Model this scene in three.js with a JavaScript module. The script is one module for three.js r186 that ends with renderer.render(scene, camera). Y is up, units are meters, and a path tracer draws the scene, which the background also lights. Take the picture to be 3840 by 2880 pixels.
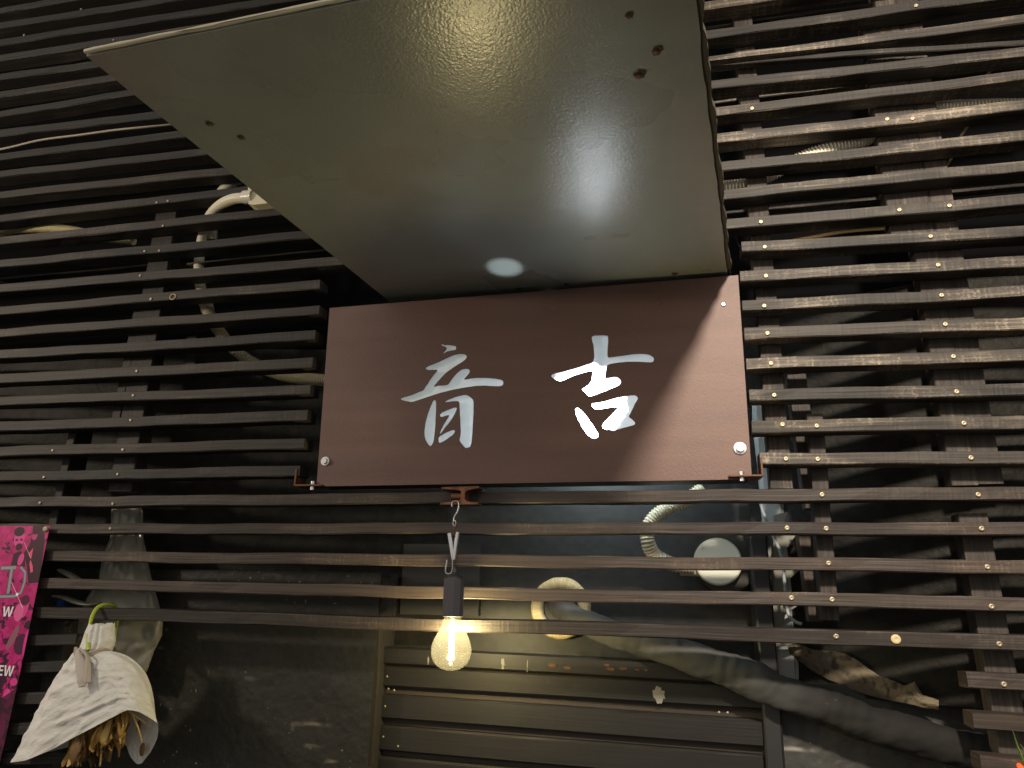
import * as THREE from 'three';
import { mergeGeometries } from 'three/addons/utils/BufferGeometryUtils.js';
import { RectAreaLightUniformsLib } from 'three/addons/lights/RectAreaLightUniformsLib.js';

// ---------------------------------------------------------------- camera, sky, lamps' strengths, exposure
const scene = new THREE.Scene();
const W = 3840, H = 2880, FOCAL = 2670;
const camera = new THREE.PerspectiveCamera(2 * Math.atan(H / 2 / FOCAL) * 180 / Math.PI, W / H, 0.02, 200);
const rad = Math.PI / 180;
camera.position.set(0, 1.6, 1.15);
camera.rotation.set(16.3 * rad, 12.2 * rad, 1.12 * rad, 'YXZ');
camera.updateMatrixWorld(true);

{ // the night sky over the alley: dim warm town glow
  const w = 64, h = 32, d = new Float32Array(w * h * 4);
  for (let j = 0; j < h; j++) for (let i = 0; i < w; i++) {
    const e = (j + 0.5) / h * 2 - 1, k = 0.42 + 0.18 * Math.max(0, 1 - Math.abs(e) * 1.6);
    d.set([k * 1.04, k * 0.97, k * 0.86, 1], (j * w + i) * 4);
  }
  const t = new THREE.DataTexture(d, w, h, THREE.RGBAFormat, THREE.FloatType);
  t.mapping = THREE.EquirectangularReflectionMapping; t.magFilter = THREE.LinearFilter; t.needsUpdate = true;
  scene.background = t; scene.environment = t;
}
const KEY = { at: [0.275, 2.95, 2.0], aim: [0.55, 1.98, 0], power: 28, color: [1, 0.87, 0.71] };
const SIDE = { at: [-2.0, 2.25, 1.0], power: 3.0, color: [1, 0.84, 0.64] };
const BULB_POWER = 0.25, LED_POWER = 16, ADDED_UPLIGHT_POWER = 15;

const renderer = new THREE.WebGLRenderer({ antialias: true });
renderer.setSize(1024, 768);
renderer.toneMapping = THREE.LinearToneMapping;
renderer.toneMappingExposure = 1.0;
renderer.shadowMap.enabled = true;
RectAreaLightUniformsLib.init();

// ---------------------------------------------------------------- helpers
let seedState = 7;
const rnd = () => { seedState = (seedState * 1664525 + 1013904223) >>> 0; return seedState / 4294967296; };
const rr = (a, b) => a + (b - a) * rnd();
const clamp = (x, a = 0, b = 1) => Math.min(b, Math.max(a, x));
const smooth = (a, b, x) => { const t = clamp((x - a) / (b - a)); return t * t * (3 - 2 * t); };
const lerp = (a, b, t) => a + (b - a) * t;
const V = (x, y, z) => new THREE.Vector3(x, y, z);

function at(u, v, z) { // the point of the plane at depth z (metres before the slat fronts) behind a pixel of the survey photograph
  const d = V((u - W / 2) / FOCAL, -(v - H / 2) / FOCAL, -1).applyQuaternion(camera.quaternion);
  const t = (z - camera.position.z) / d.z;
  return camera.position.clone().addScaledVector(d, t);
}
function atY(u, v, y) {
  const d = V((u - W / 2) / FOCAL, -(v - H / 2) / FOCAL, -1).applyQuaternion(camera.quaternion);
  return camera.position.clone().addScaledVector(d, (y - camera.position.y) / d.y);
}
const hash = (x, y, s) => { let h = (x * 374761393 + y * 668265263 + s * 2147483647) | 0; h = Math.imul(h ^ (h >>> 13), 1274126177); return ((h ^ (h >>> 16)) >>> 0) / 4294967296; };
function noise(x, y, px, py, s = 1) { // tiling value noise
  const xi = Math.floor(x), yi = Math.floor(y), fx = x - xi, fy = y - yi, u = fx * fx * (3 - 2 * fx), v = fy * fy * (3 - 2 * fy);
  const m = (a, p) => ((a % p) + p) % p;
  const a = hash(m(xi, px), m(yi, py), s), b = hash(m(xi + 1, px), m(yi, py), s), c = hash(m(xi, px), m(yi + 1, py), s), d = hash(m(xi + 1, px), m(yi + 1, py), s);
  return lerp(lerp(a, b, u), lerp(c, d, u), v);
}
function fbm(x, y, px, py, s = 1, oct = 4) {
  let t = 0, a = 0.5, n = 0;
  for (let o = 0; o < oct; o++) { t += a * noise(x, y, px, py, s + o * 17); n += a; a *= 0.5; x *= 2; y *= 2; px *= 2; py *= 2; }
  return t / n;
}
const toS = (c) => Math.round(255 * clamp(c <= 0.0031308 ? c * 12.92 : 1.055 * Math.pow(c, 1 / 2.4) - 0.055));
function tex(w, h, metresX, metresY, fn, color = true) { // fn(u, v) -> linear rgb or a grey value
  const d = new Uint8Array(w * h * 4);
  for (let j = 0; j < h; j++) for (let i = 0; i < w; i++) {
    const c = fn(i / w, j / h), k = (j * w + i) * 4;
    if (color) { d[k] = toS(c[0]); d[k + 1] = toS(c[1]); d[k + 2] = toS(c[2]); } else d[k] = d[k + 1] = d[k + 2] = Math.round(255 * clamp(c));
    d[k + 3] = 255;
  }
  const t = new THREE.DataTexture(d, w, h);
  t.wrapS = t.wrapT = THREE.RepeatWrapping; t.magFilter = THREE.LinearFilter; t.minFilter = THREE.LinearMipmapLinearFilter;
  t.repeat.set(1 / metresX, 1 / metresY);
  if (color) t.colorSpace = THREE.SRGBColorSpace;
  t.needsUpdate = true;
  return t;
}
const mul = (c, k) => [c[0] * k, c[1] * k, c[2] * k];
const mixc = (a, b, t) => [lerp(a[0], b[0], t), lerp(a[1], b[1], t), lerp(a[2], b[2], t)];
const std = (c, roughness, o = {}) => new THREE.MeshStandardMaterial({ color: new THREE.Color().setRGB(...c), roughness, side: THREE.DoubleSide, ...o });
const phys = (c, roughness, o = {}) => new THREE.MeshPhysicalMaterial({ color: new THREE.Color().setRGB(...c), roughness, side: THREE.DoubleSide, ...o });

const used = {};
function numbered(n) { const k = used[n] = (used[n] ?? -1) + 1; return k ? `${n}_${String(k).padStart(3, '0')}` : n; }
function tag(o, label, category, group, kind) {
  if (label) o.userData.label = label;
  if (category) o.userData.category = category;
  if (group) o.userData.group = group;
  if (kind) o.userData.kind = kind;
  return o;
}
function thing(name, label, category, pos = V(0, 0, 0), group) {
  const g = new THREE.Group(); g.name = numbered(name); g.position.copy(pos); scene.add(g);
  return tag(g, label, category, group);
}
function part(name, geo, material, parent, pos, label) {
  const m = new THREE.Mesh(geo, material); m.name = name; m.castShadow = m.receiveShadow = true;
  if (pos) m.position.copy(pos);
  if (label) m.userData.label = label;
  (parent ?? scene).add(m);
  return m;
}
function single(name, geo, material, label, category, group, pos) { const m = part(numbered(name), geo, material, scene, pos); return tag(m, label, category, group); }

function soup(tris, uvs) { // non-indexed geometry from points and uvs
  const g = new THREE.BufferGeometry();
  g.setAttribute('position', new THREE.Float32BufferAttribute(tris, 3));
  g.setAttribute('uv', new THREE.Float32BufferAttribute(uvs, 2));
  g.computeVertexNormals();
  return g;
}
function barGeo(len, h, d, { seg = 12, ch = 0.0012, wob = 0.0005, cut = null } = {}) { // a chamfered, slightly uneven batten along x, uv in metres
  const hy = h / 2, hz = d / 2, prof = [[-hy + ch, hz], [hy - ch, hz], [hy, hz - ch], [hy, -hz + ch], [hy - ch, -hz], [-hy + ch, -hz], [-hy, -hz + ch], [-hy, hz - ch]];
  const o1 = rr(0, 50), o2 = rr(0, 1), v0 = rr(0, 1);
  const per = [0]; for (let i = 0; i < 8; i++) { const a = prof[i], b = prof[(i + 1) % 8]; per.push(per[i] + Math.hypot(a[0] - b[0], a[1] - b[1])); }
  const P = [], U = [], pt = (s, i) => {
    const x = -len / 2 + len * s / seg, w = (noise(x * 9 + o1, 3, 997, 7, 5) - 0.5) * 2 * wob, w2 = (noise(x * 40 + o1, i, 997, 9, 8) - 0.5) * wob;
    let y = prof[i % 8][0] + w + w2; const z = prof[i % 8][1] + w2;
    if (cut) y = Math.max(y, cut(x));
    return [x, y, z];
  };
  for (let s = 0; s < seg; s++) for (let i = 0; i < 8; i++) {
    const a = pt(s, i), b = pt(s + 1, i), c = pt(s + 1, i + 1), e = pt(s, i + 1), u0 = -len / 2 + len * s / seg + o2, u1 = u0 + len / seg;
    P.push(...a, ...b, ...c, ...a, ...c, ...e); U.push(u0, per[i] + v0, u1, per[i] + v0, u1, per[i + 1] + v0, u0, per[i] + v0, u1, per[i + 1] + v0, u0, per[i + 1] + v0);
  }
  for (const s of [0, seg]) for (let i = 1; i < 7; i++) {
    const q = s ? [pt(s, 0), pt(s, i + 1), pt(s, i)] : [pt(s, 0), pt(s, i), pt(s, i + 1)];
    for (const p of q) { P.push(...p); U.push(p[2] * 0.3 + o2, p[1] + v0); }
  }
  return soup(P, U);
}
function sweep(pts, radius, { seg = 60, sides = 12, rib = 0, ribPitch = 0.004, flat = 1, closed = false } = {}) { // a tube through points, radius a number or a function of t
  const curve = new THREE.CatmullRomCurve3(pts, closed, 'centripetal'), L = curve.getLength();
  const n = rib ? Math.min(900, Math.ceil(L / ribPitch * 4)) : seg, fr = curve.computeFrenetFrames(n, closed), pos = [], uv = [], idx = [];
  for (let i = 0; i <= n; i++) {
    const t = i / n, c = curve.getPointAt(t); let r = typeof radius === 'function' ? radius(t) : radius;
    if (rib) r *= 1 + rib * (((i % 4) < 2) ? 1 : -1);
    for (let j = 0; j <= sides; j++) {
      const a = j / sides * Math.PI * 2, p = c.clone().addScaledVector(fr.normals[i], Math.cos(a) * r).addScaledVector(fr.binormals[i], Math.sin(a) * r * flat);
      pos.push(p.x, p.y, p.z); uv.push(t * L, a * r);
    }
  }
  const m = sides + 1;
  for (let i = 0; i < n; i++) for (let j = 0; j < sides; j++) { const a = i * m + j; idx.push(a, a + m, a + 1, a + 1, a + m, a + m + 1); }
  const g = new THREE.BufferGeometry();
  g.setAttribute('position', new THREE.Float32BufferAttribute(pos, 3)); g.setAttribute('uv', new THREE.Float32BufferAttribute(uv, 2)); g.setIndex(idx); g.computeVertexNormals();
  return g;
}
function grid(nu, nv, fn, fuv) { // a sheet p = fn(s, t)
  const pos = [], uv = [], idx = [];
  for (let j = 0; j <= nv; j++) for (let i = 0; i <= nu; i++) { const p = fn(i / nu, j / nv); pos.push(p.x, p.y, p.z); uv.push(...(fuv ? fuv(i / nu, j / nv, p) : [p.x, p.y])); }
  for (let j = 0; j < nv; j++) for (let i = 0; i < nu; i++) { const a = j * (nu + 1) + i, b = a + nu + 1; idx.push(a, a + 1, b, a + 1, b + 1, b); }
  const g = new THREE.BufferGeometry();
  g.setAttribute('position', new THREE.Float32BufferAttribute(pos, 3)); g.setAttribute('uv', new THREE.Float32BufferAttribute(uv, 2)); g.setIndex(idx); g.computeVertexNormals();
  return g;
}
const pxs = (list, z) => list.map(([u, v, zz]) => at(u, v, zz ?? z));

// ---------------------------------------------------------------- materials
function woodFn(base, worn, amount, s, contrast = 1.3) {
  return (u, v) => {
    const grain = fbm(u * 8, v * 48, 8, 48, s, 4), streak = noise(u * 14, v * 90, 14, 90, s + 3), patch = fbm(u * 7, v * 3, 7, 3, s + 5, 3);
    const saw = Math.pow(noise(u * 330, v * 3, 330, 3, s + 7), 2.2), fleck = noise(u * 420, v * 60, 420, 60, s + 9);
    const wear = smooth(0.62 - amount * 0.3, 0.86 - amount * 0.3, patch + 0.12 * (grain - 0.5)) * (0.16 + 0.85 * saw * smooth(0.3, 0.75, fleck) + 0.5 * smooth(0.6, 0.86, streak));
    const c = mul(base, 1 + contrast * (grain - 0.5));
    return mixc(c, worn, clamp(wear * (0.25 + amount)));
  };
}
const woodBump = (s) => (u, v) => 0.45 * fbm(u * 8, v * 48, 8, 48, s, 4) + 0.3 * noise(u * 330, v * 3, 330, 3, s + 7) + 0.25 * noise(u * 14, v * 90, 14, 90, s + 3);
const woodTex = (base, worn, amount, s, contrast) => ({ map: tex(1024, 128, 1, 0.12, woodFn(base, worn, amount, s, contrast)), bumpMap: tex(1024, 128, 1, 0.12, woodBump(s), false), bumpScale: 0.0009 });
const dark = woodTex([0.031, 0.0275, 0.026], [0.16, 0.135, 0.11], 0.42, 11);
const worn = woodTex([0.042, 0.036, 0.031], [0.34, 0.29, 0.23], 0.8, 23);
const brown = woodTex([0.046, 0.034, 0.028], [0.2, 0.15, 0.11], 0.42, 37);
const M = {
  dark: std([1, 1, 1], 0.66, dark), worn: std([1, 1, 1], 0.62, worn), brown: std([1, 1, 1], 0.6, brown),
  post: std([1.75, 1.62, 1.5], 0.75, dark),
  plank: std([0.23, 0.22, 0.215], 0.55, woodTex([0.042, 0.038, 0.033], [0.07, 0.063, 0.05], 0.2, 51, 0.5)),
  screw: std([0.42, 0.36, 0.25], 0.5, { metalness: 0.8 }),
  steel: std([0.68, 0.68, 0.7], 0.28, { metalness: 0.95 }),
  rust: std([0.2, 0.115, 0.075], 0.6, { metalness: 0.35, map: tex(128, 128, 0.06, 0.06, (u, v) => { const n = fbm(u * 6, v * 6, 6, 6, 3); return mixc([0.45, 0.36, 0.32], [1, 0.72, 0.5], smooth(0.35, 0.7, n)); }) }),
  pvc: std([0.76, 0.71, 0.56], 0.42), pvcOld: std([0.52, 0.46, 0.32], 0.55), black: std([0.02, 0.02, 0.021], 0.5),
};

M.plank.bumpScale = 0.00025;

// ---------------------------------------------------------------- ground and the walls behind the screen
{
  const g = new THREE.PlaneGeometry(80, 80, 1, 1); g.rotateX(-Math.PI / 2);
  for (let i = 0; i < g.attributes.uv.count; i++) g.attributes.uv.setXY(i, g.attributes.uv.getX(i) * 80, g.attributes.uv.getY(i) * 80);
  const m = part('ground', g, std([0.9, 0.9, 0.9], 0.9, { map: tex(256, 256, 2, 2, (u, v) => { const n = fbm(u * 16, v * 16, 16, 16, 4, 5); return mul([0.13, 0.125, 0.115], 0.7 + 0.6 * n); }) }), scene);
  m.userData.kind = 'structure';
}
const wallTex = tex(512, 512, 0.8, 0.8, (u, v) => {
  const n = fbm(u * 10, v * 10, 10, 10, 61, 5), f = fbm(u * 60, v * 60, 60, 60, 63, 3), sc = noise(u * 12 + 4 * n, v * 70, 12, 70, 66), sp = noise(u * 150, v * 150, 150, 150, 69);
  let c = mul([0.016, 0.0155, 0.0135], 0.45 + 0.9 * n * (0.5 + f));
  c = mixc(c, [0.22, 0.2, 0.17], smooth(0.8, 0.97, sc) * smooth(0.5, 0.68, n) * 0.7);
  return mixc(c, [0.4, 0.38, 0.34], smooth(0.93, 0.97, sp) * smooth(0.48, 0.62, n));
});
const wallBump = tex(512, 512, 0.8, 0.8, (u, v) => 0.6 * fbm(u * 14, v * 14, 14, 14, 71, 5) + 0.4 * fbm(u * 70, v * 70, 70, 70, 73, 3), false);
M.wall = std([1, 1, 1], 0.6, { map: wallTex, bumpMap: wallBump, bumpScale: 0.0035 });
const tarpTex = tex(256, 256, 0.3, 0.3, (u, v) => { const n = fbm(u * 20, v * 20, 20, 20, 81, 4); return mul([0.019, 0.0178, 0.0145], 0.4 + 1.2 * n); });
M.tarp = phys([0.85, 0.85, 0.85], 0.6, { specularIntensity: 0.35, map: tarpTex, bumpMap: tex(256, 256, 0.12, 0.12, (u, v) => fbm(u * 24, v * 24, 24, 24, 83, 4), false), bumpScale: 0.0008 });

function wallSheet(x0, x1, y0, y1, z, fold, name, m, label, freq = 58, depth = null) { // an uneven sheet with thickness behind it
  const nu = Math.ceil((x1 - x0) / 0.012), nv = Math.ceil((y1 - y0) / 0.012);
  const front = grid(Math.min(nu, 160), Math.min(nv, 140), (s, t) => {
    const x = lerp(x0, x1, s), y = lerp(y0, y1, t), q = y * 1.0 - x * 0.33;
    return V(x, y, (depth ? depth(x) : z) + fold * (Math.sin(q * freq + 3 * fbm(x * 2 + 9, y * 2 + 9, 99, 99, 7, 2)) * (0.3 + 0.8 * fbm(x * 4 + 9, y * 4, 99, 99, 12, 2)) + 0.8 * (fbm(x * 12 + 40, y * 12 + 40, 999, 999, 5, 3) - 0.5)));
  });
  const back = new THREE.BoxGeometry(x1 - x0, y1 - y0, 0.04); back.translate((x0 + x1) / 2, (y0 + y1) / 2, z - 0.06 - fold * 2);
  return single(name, mergeGeometries([front, back]), m, label, 'wall');
}
wallSheet(0.15, 1.5, 1.45, 2.125, -0.2, 0.0045, 'tarpaulin_wall', M.tarp, 'dark rippled tarpaulin wall behind the right-hand slats', 46, (x) => lerp(-0.21, -0.085, smooth(0.1, 0.52, x)));
wallSheet(-2.4, -0.42, 1.5, 2.10, -0.21, 0.0045, 'tarpaulin_wall', M.tarp, 'dark rippled tarpaulin wall behind the left-hand slats', 40, (x) => lerp(-0.095, -0.215, smooth(-1.5, -0.5, x)));
{ const b = new THREE.BoxGeometry(5, 2.0, 0.05); b.translate(-0.4, 2.7, -0.33); single('rear_wall', b, phys([0.0045, 0.0045, 0.005], 0.95, { specularIntensity: 0.1 }), 'black rear wall deep behind the sign', 'wall'); }
{
  const x1 = at(1386, 2600, -0.1).x;
  wallSheet(-2.4, x1, 0, 1.63, -0.115, 0.004, 'plaster_wall', M.wall, 'rough black painted wall left of the planked door', 20);
}
{
  const x0 = at(2905, 2700, -0.16).x;
  const mw = M.wall.clone(); mw.color.setRGB(2.6, 2.65, 2.7);
  wallSheet(x0, 1.5, 0, 1.47, -0.15, 0.005, 'plaster_wall', mw, 'rough black scratched wall under the grey duct', 20);
}

// ---------------------------------------------------------------- the planked door under the sign
{
  const t = thing('planked_door', 'black door of wide horizontal planks under the hanging bulb', 'door', at(2100, 2870, -0.14).setY(0));
  const o = t.position, add = (name, geo, m, p, lab) => part(name, geo, m, t, p.clone().sub(o), lab);
  const zp = -0.145;
  const plank = (u1, v1, u2, v2, hpx, lab, z = zp, d = 0.018) => {
    const a = at(u1, v1, z), b = at(u2, v2, z), h = a.y - at(u1, v1 + hpx, z).y, len = a.distanceTo(b);
    const m = add('plank', barGeo(len, h, d, { ch: 0.003, seg: 16, wob: 0.0004 }), M.plank, a.clone().add(b).multiplyScalar(0.5).add(V(0, -h / 2, -d / 2)), lab);
    m.rotation.z = Math.atan2(b.y - a.y, b.x - a.x);
    return m;
  };
  const planks = [];
  planks.push(plank(1432, 2424, 2856, 2498, 66, null, zp + 0.004));
  planks.push(plank(1424, 2493, 2856, 2573, 80));
  planks.push(plank(1420, 2602, 2856, 2700, 92));
  planks.push(plank(1412, 2719, 2860, 2833, 96));
  planks.push(plank(1405, 2835, 2865, 2965, 100));
  planks.push(plank(1400, 2955, 2865, 3095, 100));
  const lo = at(1420, 3300, zp).y, x0 = at(1400, 2700, zp).x - 0.02, x1 = at(2870, 2700, zp).x;
  for (let y = lo + 0.02; y > 0.06; y -= 0.055) { // the planks below the frame, down to the ground
    const g = barGeo(x1 - x0, 0.045, 0.018, { ch: 0.003, seg: 4 });
    add('plank', g, M.plank, V((x0 + x1) / 2, y - 0.0225, zp - 0.009));
  }
  const topY = at(1500, 2440, zp).y;
  add('backing_board', new THREE.BoxGeometry(x1 - x0, topY, 0.012), std([0.035, 0.025, 0.02], 0.6), V((x0 + x1) / 2, topY / 2, zp - 0.022));
  // recessed upper panel, lit from behind the sign
  const up = at(1400, 1850, -0.22), lowp = at(2860, 2520, -0.22), px0 = at(1380, 2300, -0.22).x, px1 = at(2880, 2300, -0.22).x;
  add('upper_panel', new THREE.BoxGeometry(px1 - px0 + 0.1, 0.55, 0.02), std([0.075, 0.085, 0.092], 0.5, { map: tarpTex, color: new THREE.Color().setRGB(1.0, 1.12, 1.2) }), V((px0 + px1) / 2, lowp.y + 0.245, -0.23));
  const jl = at(1380, 2420, -0.125).x, jr = at(1418, 2560, -0.125).x;
  const jamb = add('door_jamb', barGeo(1.62, 0.024, 0.06, { seg: 20, ch: 0.003, wob: 0.0012 }), std([0.02, 0.0165, 0.013], 0.95), V((jl + jr) / 2 + 0.001, 0.81, -0.15));
  jamb.rotation.z = Math.PI / 2;
  const r0 = at(2868, 2700, -0.13).x, jr2 = add('door_jamb', barGeo(1.72, 0.028, 0.07, { seg: 20, ch: 0.003, wob: 0.001 }), M.black, V(r0 + 0.012, 0.86, -0.165));
  jr2.rotation.z = Math.PI / 2;
  const bx0 = at(1517, 2040, -0.205), bx1 = at(1795, 2310, -0.205);
  add('dark_board', new THREE.BoxGeometry(bx1.x - bx0.x, bx0.y - bx1.y, 0.016), std([0.03, 0.028, 0.024], 0.6), V((bx0.x + bx1.x) / 2, (bx0.y + bx1.y) / 2, -0.21));
  // nail heads and paint flakes
  const nail = new THREE.SphereGeometry(0.0022, 8, 6); nail.scale(1, 1, 0.5);
  for (const [u, v, k] of [[1451, 2537, 1], [1456, 2583, 2], [1478, 2589, 2], [1444, 2649, 2], [1437, 2763, 3], [1492, 2799, 3], [2822, 2595, 1], [2697, 2672, 2], [2729, 2673, 2]]) {
    const m = part('nail_head', nail, M.screw, planks[k]); planks[k].updateWorldMatrix(true, false);
    m.position.copy(planks[k].worldToLocal(at(u, v, zp + 0.0005)));
  }
  const flake = (u, v, w, h, k) => { const g = new THREE.IcosahedronGeometry(1, 2), p = g.attributes.position; for (let i = 0; i < p.count; i++) { const n = 0.6 + 0.8 * hash(Math.round(p.getX(i) * 50), Math.round(p.getY(i) * 50), k * 7 + 1); p.setXYZ(i, p.getX(i) * w * n, p.getY(i) * h * n, p.getZ(i) * 0.0006); } g.computeVertexNormals(); const m = part('paint_flake', g, std([0.24, 0.225, 0.2], 0.85), planks[k]); planks[k].updateWorldMatrix(true, false); m.position.copy(planks[k].worldToLocal(at(u, v, zp + 0.0005 + (k ? 0 : 0.004)))); };
  flake(2470, 2604, 0.0085, 0.013, 1); flake(1606, 2476, 0.0015, 0.006, 0); flake(1886, 2487, 0.003, 0.008, 0); flake(1978, 2495, 0.001, 0.009, 0);
  // rust stain on the top plank
  for (const [u, v, w] of [[2070, 2495, 0.006], [2130, 2505, 0.005], [2275, 2495, 0.004], [2290, 2510, 0.006], [2340, 2508, 0.005], [2390, 2512, 0.003], [2425, 2513, 0.003]]) {
    const g = new THREE.SphereGeometry(1, 10, 6); g.scale(w * 1.3, w * 0.5, 0.0004); { const q = g.attributes.position; for (let i = 0; i < q.count; i++) { const k = 0.55 + 0.9 * fbm(q.getX(i) * 500 + u, q.getY(i) * 700 + v, 9999, 9999, 5, 2); q.setXY(i, q.getX(i) * k, q.getY(i) * k); } }; const m = part('rust_spot', g, std([0.11, 0.055, 0.025], 0.9), planks[0]); m.position.copy(planks[0].worldToLocal(at(u, v, zp + 0.0045)));
  }
}
{ // grey concrete pier beside the door
  const a = at(2872, 2100, -0.19), b = at(2955, 2100, -0.19), t = thing('concrete_pier', 'narrow grey concrete pier between the door and the tarpaulin', 'pier', V((a.x + b.x) / 2, 0, -0.21));
  part('shaft', (() => { const g = barGeo(1.95, b.x - a.x, 0.05, { seg: 60, ch: 0.006, wob: 0.003 }); g.rotateZ(Math.PI / 2); return g; })(), std([0.4, 0.42, 0.41], 0.85, { bumpMap: wallBump, bumpScale: 0.004 }), t, V(0, 0.975, 0));
  // stepped strip of white board leaning beside it
  const s = thing('white_board_strip', 'off-white notched board leaning beside the concrete pier', 'board', at(2950, 2300, -0.2));
  const sh = new THREE.Shape(); [[2925, 1925], [2955, 1920], [2925, 2000], [2985, 2005], [2935, 2080], [2925, 2110], [2995, 2140], [2940, 2190], [2935, 2290], [3000, 2265], [2945, 2305], [2925, 2400], [3030, 2400], [2930, 2425], [2900, 2425], [2900, 1935]].forEach(([u, v], i) => { const p = at(u, v, -0.155).sub(s.position); i ? sh.lineTo(p.x, p.y) : sh.moveTo(p.x, p.y); });
  part('strip', new THREE.ExtrudeGeometry(sh, { depth: 0.006, bevelEnabled: false }), std([0.24, 0.235, 0.2], 0.8), s, V(0, 0, 0.04));
}

// ---------------------------------------------------------------- the slatted screen
const SLAT_H = 0.0188, SLAT_D = 0.034;
const screen = thing('slatted_screen', 'black horizontal slat screen fixed on upright battens around the sign', 'slat screen');
const slats = [];
for (const k of ['dark', 'worn', 'brown']) { // a few tones of each timber
  const base = M[k]; M[k] = () => M[k].list[Math.floor(rnd() * 5)];
  M[k].list = [[0.5, 0.49, 0.49], [0.62, 0.6, 0.59], [0.74, 0.71, 0.68], [0.85, 0.79, 0.73], [1.0, 0.96, 0.92]].map(c => { const m = base.clone(); m.color.setRGB(...c); return m; });
}
const pickMat = (m) => typeof m === 'function' ? m() : m;
function slat(u1, v1, u2, v2, m, { h = SLAT_H * rr(0.96, 1.05), d = SLAT_D, ext1 = 0, ext2 = 0, z = 0, cut = null, name = 'slat' } = {}) {
  const a = at(u1, v1, z), b = at(u2, v2, z), dir = b.clone().sub(a).normalize();
  a.addScaledVector(dir, -ext1); b.addScaledVector(dir, ext2);
  const len = a.distanceTo(b), zj = rr(-0.0012, 0.0012), c = a.clone().add(b).multiplyScalar(0.5).add(V(0, -h / 2, -d / 2 + zj));
  const s = part(name, barGeo(len, h * rr(0.97, 1.04), d, { seg: Math.ceil(len / 0.04), wob: 0.0011, cut }), pickMat(m), screen, c);
  s.rotation.z = Math.atan2(dir.y, dir.x); s.rotation.x = rr(-0.03, 0.03);
  s.updateMatrixWorld(true);
  slats.push({ s, a, b, front: z + zj, h });
  return s;
}
const LEFT = [[0, 27, 157, 0], [0, 84, 535, 0], [0, 148, 640, 48], [0, 205, 640, 107], [0, 275, 362, 226], [0, 343, 414, 282], [0, 414, 440, 341], [0, 485, 590, 414], [0, 575, 640, 492], [0, 640, 640, 568], [0, 716, 640, 648], [0, 804, 640, 730], [0, 888, 640, 820], [0, 975, 640, 914], [0, 1064, 1280, 960]];
const topEnd = at(1300, 620, 0).x;
for (const [a, b, c, d] of LEFT) slat(a, b, c, d, M.dark, { ext1: 0.5, ext2: Math.max(0, -0.3 - at(c, d, 0).x) });
for (const [a, b, c, d] of [[0, 1148, 1201, 1047], [0, 1231, 1198, 1142], [0, 1313, 1183, 1238], [0, 1403, 1175, 1339], [0, 1488, 1166, 1443], [0, 1582, 1155, 1539], [0, 1675, 1143, 1643], [0, 1770, 1126, 1747]]) slat(a, b, c, d, M.dark, { ext1: 0.5 });
const RIGHT = [[2623, 10, 2900, -32], [2635, 117, 3446, 3], [2654, 302, 3840, 171], [2666, 405, 3840, 262], [2677, 502, 3840, 373], [2689, 610, 3840, 489], [2699, 711, 3840, 599], [2710, 821, 3840, 724]];
for (const [a, b, c, d] of RIGHT) slat(a, b, c, d, M.worn, { ext1: 0.18, ext2: 0.4 });
slat(2644, 213, 3840, 53, M.worn, { ext1: 0.1, ext2: 0.4, cut: (x) => -0.0094 + 0.010 * smooth(-0.02, -0.5, x) });
for (const dv of [-110, -215, -318, -420, -520]) slat(2623, 10 + dv, 3840, -150 + dv * 1.12, M.worn, { ext1: 0.5, ext2: 0.5 });
for (const dv of [-66, -130, -194, -258, -322]) slat(0, 27 + dv, 900, -122 + dv, M.dark, { ext1: 0.5, ext2: 0.3 });
for (const [a, b, c, d] of [[2780, 907, 3840, 843], [2774, 1016, 3840, 960], [2783, 1126, 3840, 1070], [2791, 1229, 3840, 1187], [2798, 1342, 3840, 1307], [2809, 1463, 3840, 1434], [2818, 1578, 3840, 1560], [2848, 1698, 3840, 1690]]) slat(a, b, c, d, M.worn, { ext2: 0.4 });
const FULL = [[0, 1866, 3840, 1823], [0, 1964, 3840, 1955], [0, 2063, 3840, 2099], [0, 2167, 3840, 2241], [0, 2270, 3840, 2382]];
for (const [a, b, c, d] of FULL) slat(a, b, c, d, M.brown, { ext1: 0.5, ext2: 0.4 });
const hangSlat = slats[slats.length - 1];
for (const [a, b, c, d] of [[3625, 2523, 3840, 2532], [3645, 2672, 3840, 2687], [3674, 2828, 3840, 2846], [3690, 2985, 3840, 3005]]) slat(a, b, c, d, M.brown, { ext2: 0.4, h: 0.0205 });
for (const [a, b, c, d] of [[0, 2382, 290, 2376], [0, 2489, 285, 2477], [0, 2603, 280, 2592], [0, 2714, 275, 2705], [0, 2828, 270, 2822], [0, 2945, 265, 2940]]) slat(a, b, c, d, M.dark, { ext1: 0.5 });
// loose split lath behind the third right-hand slat
slat(2646, 228, 3840, 148, M.worn, { ext1: 0.03, ext2: 0.3, z: -0.012, d: 0.012, h: 0.0105, name: 'loose_lath' });

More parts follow.
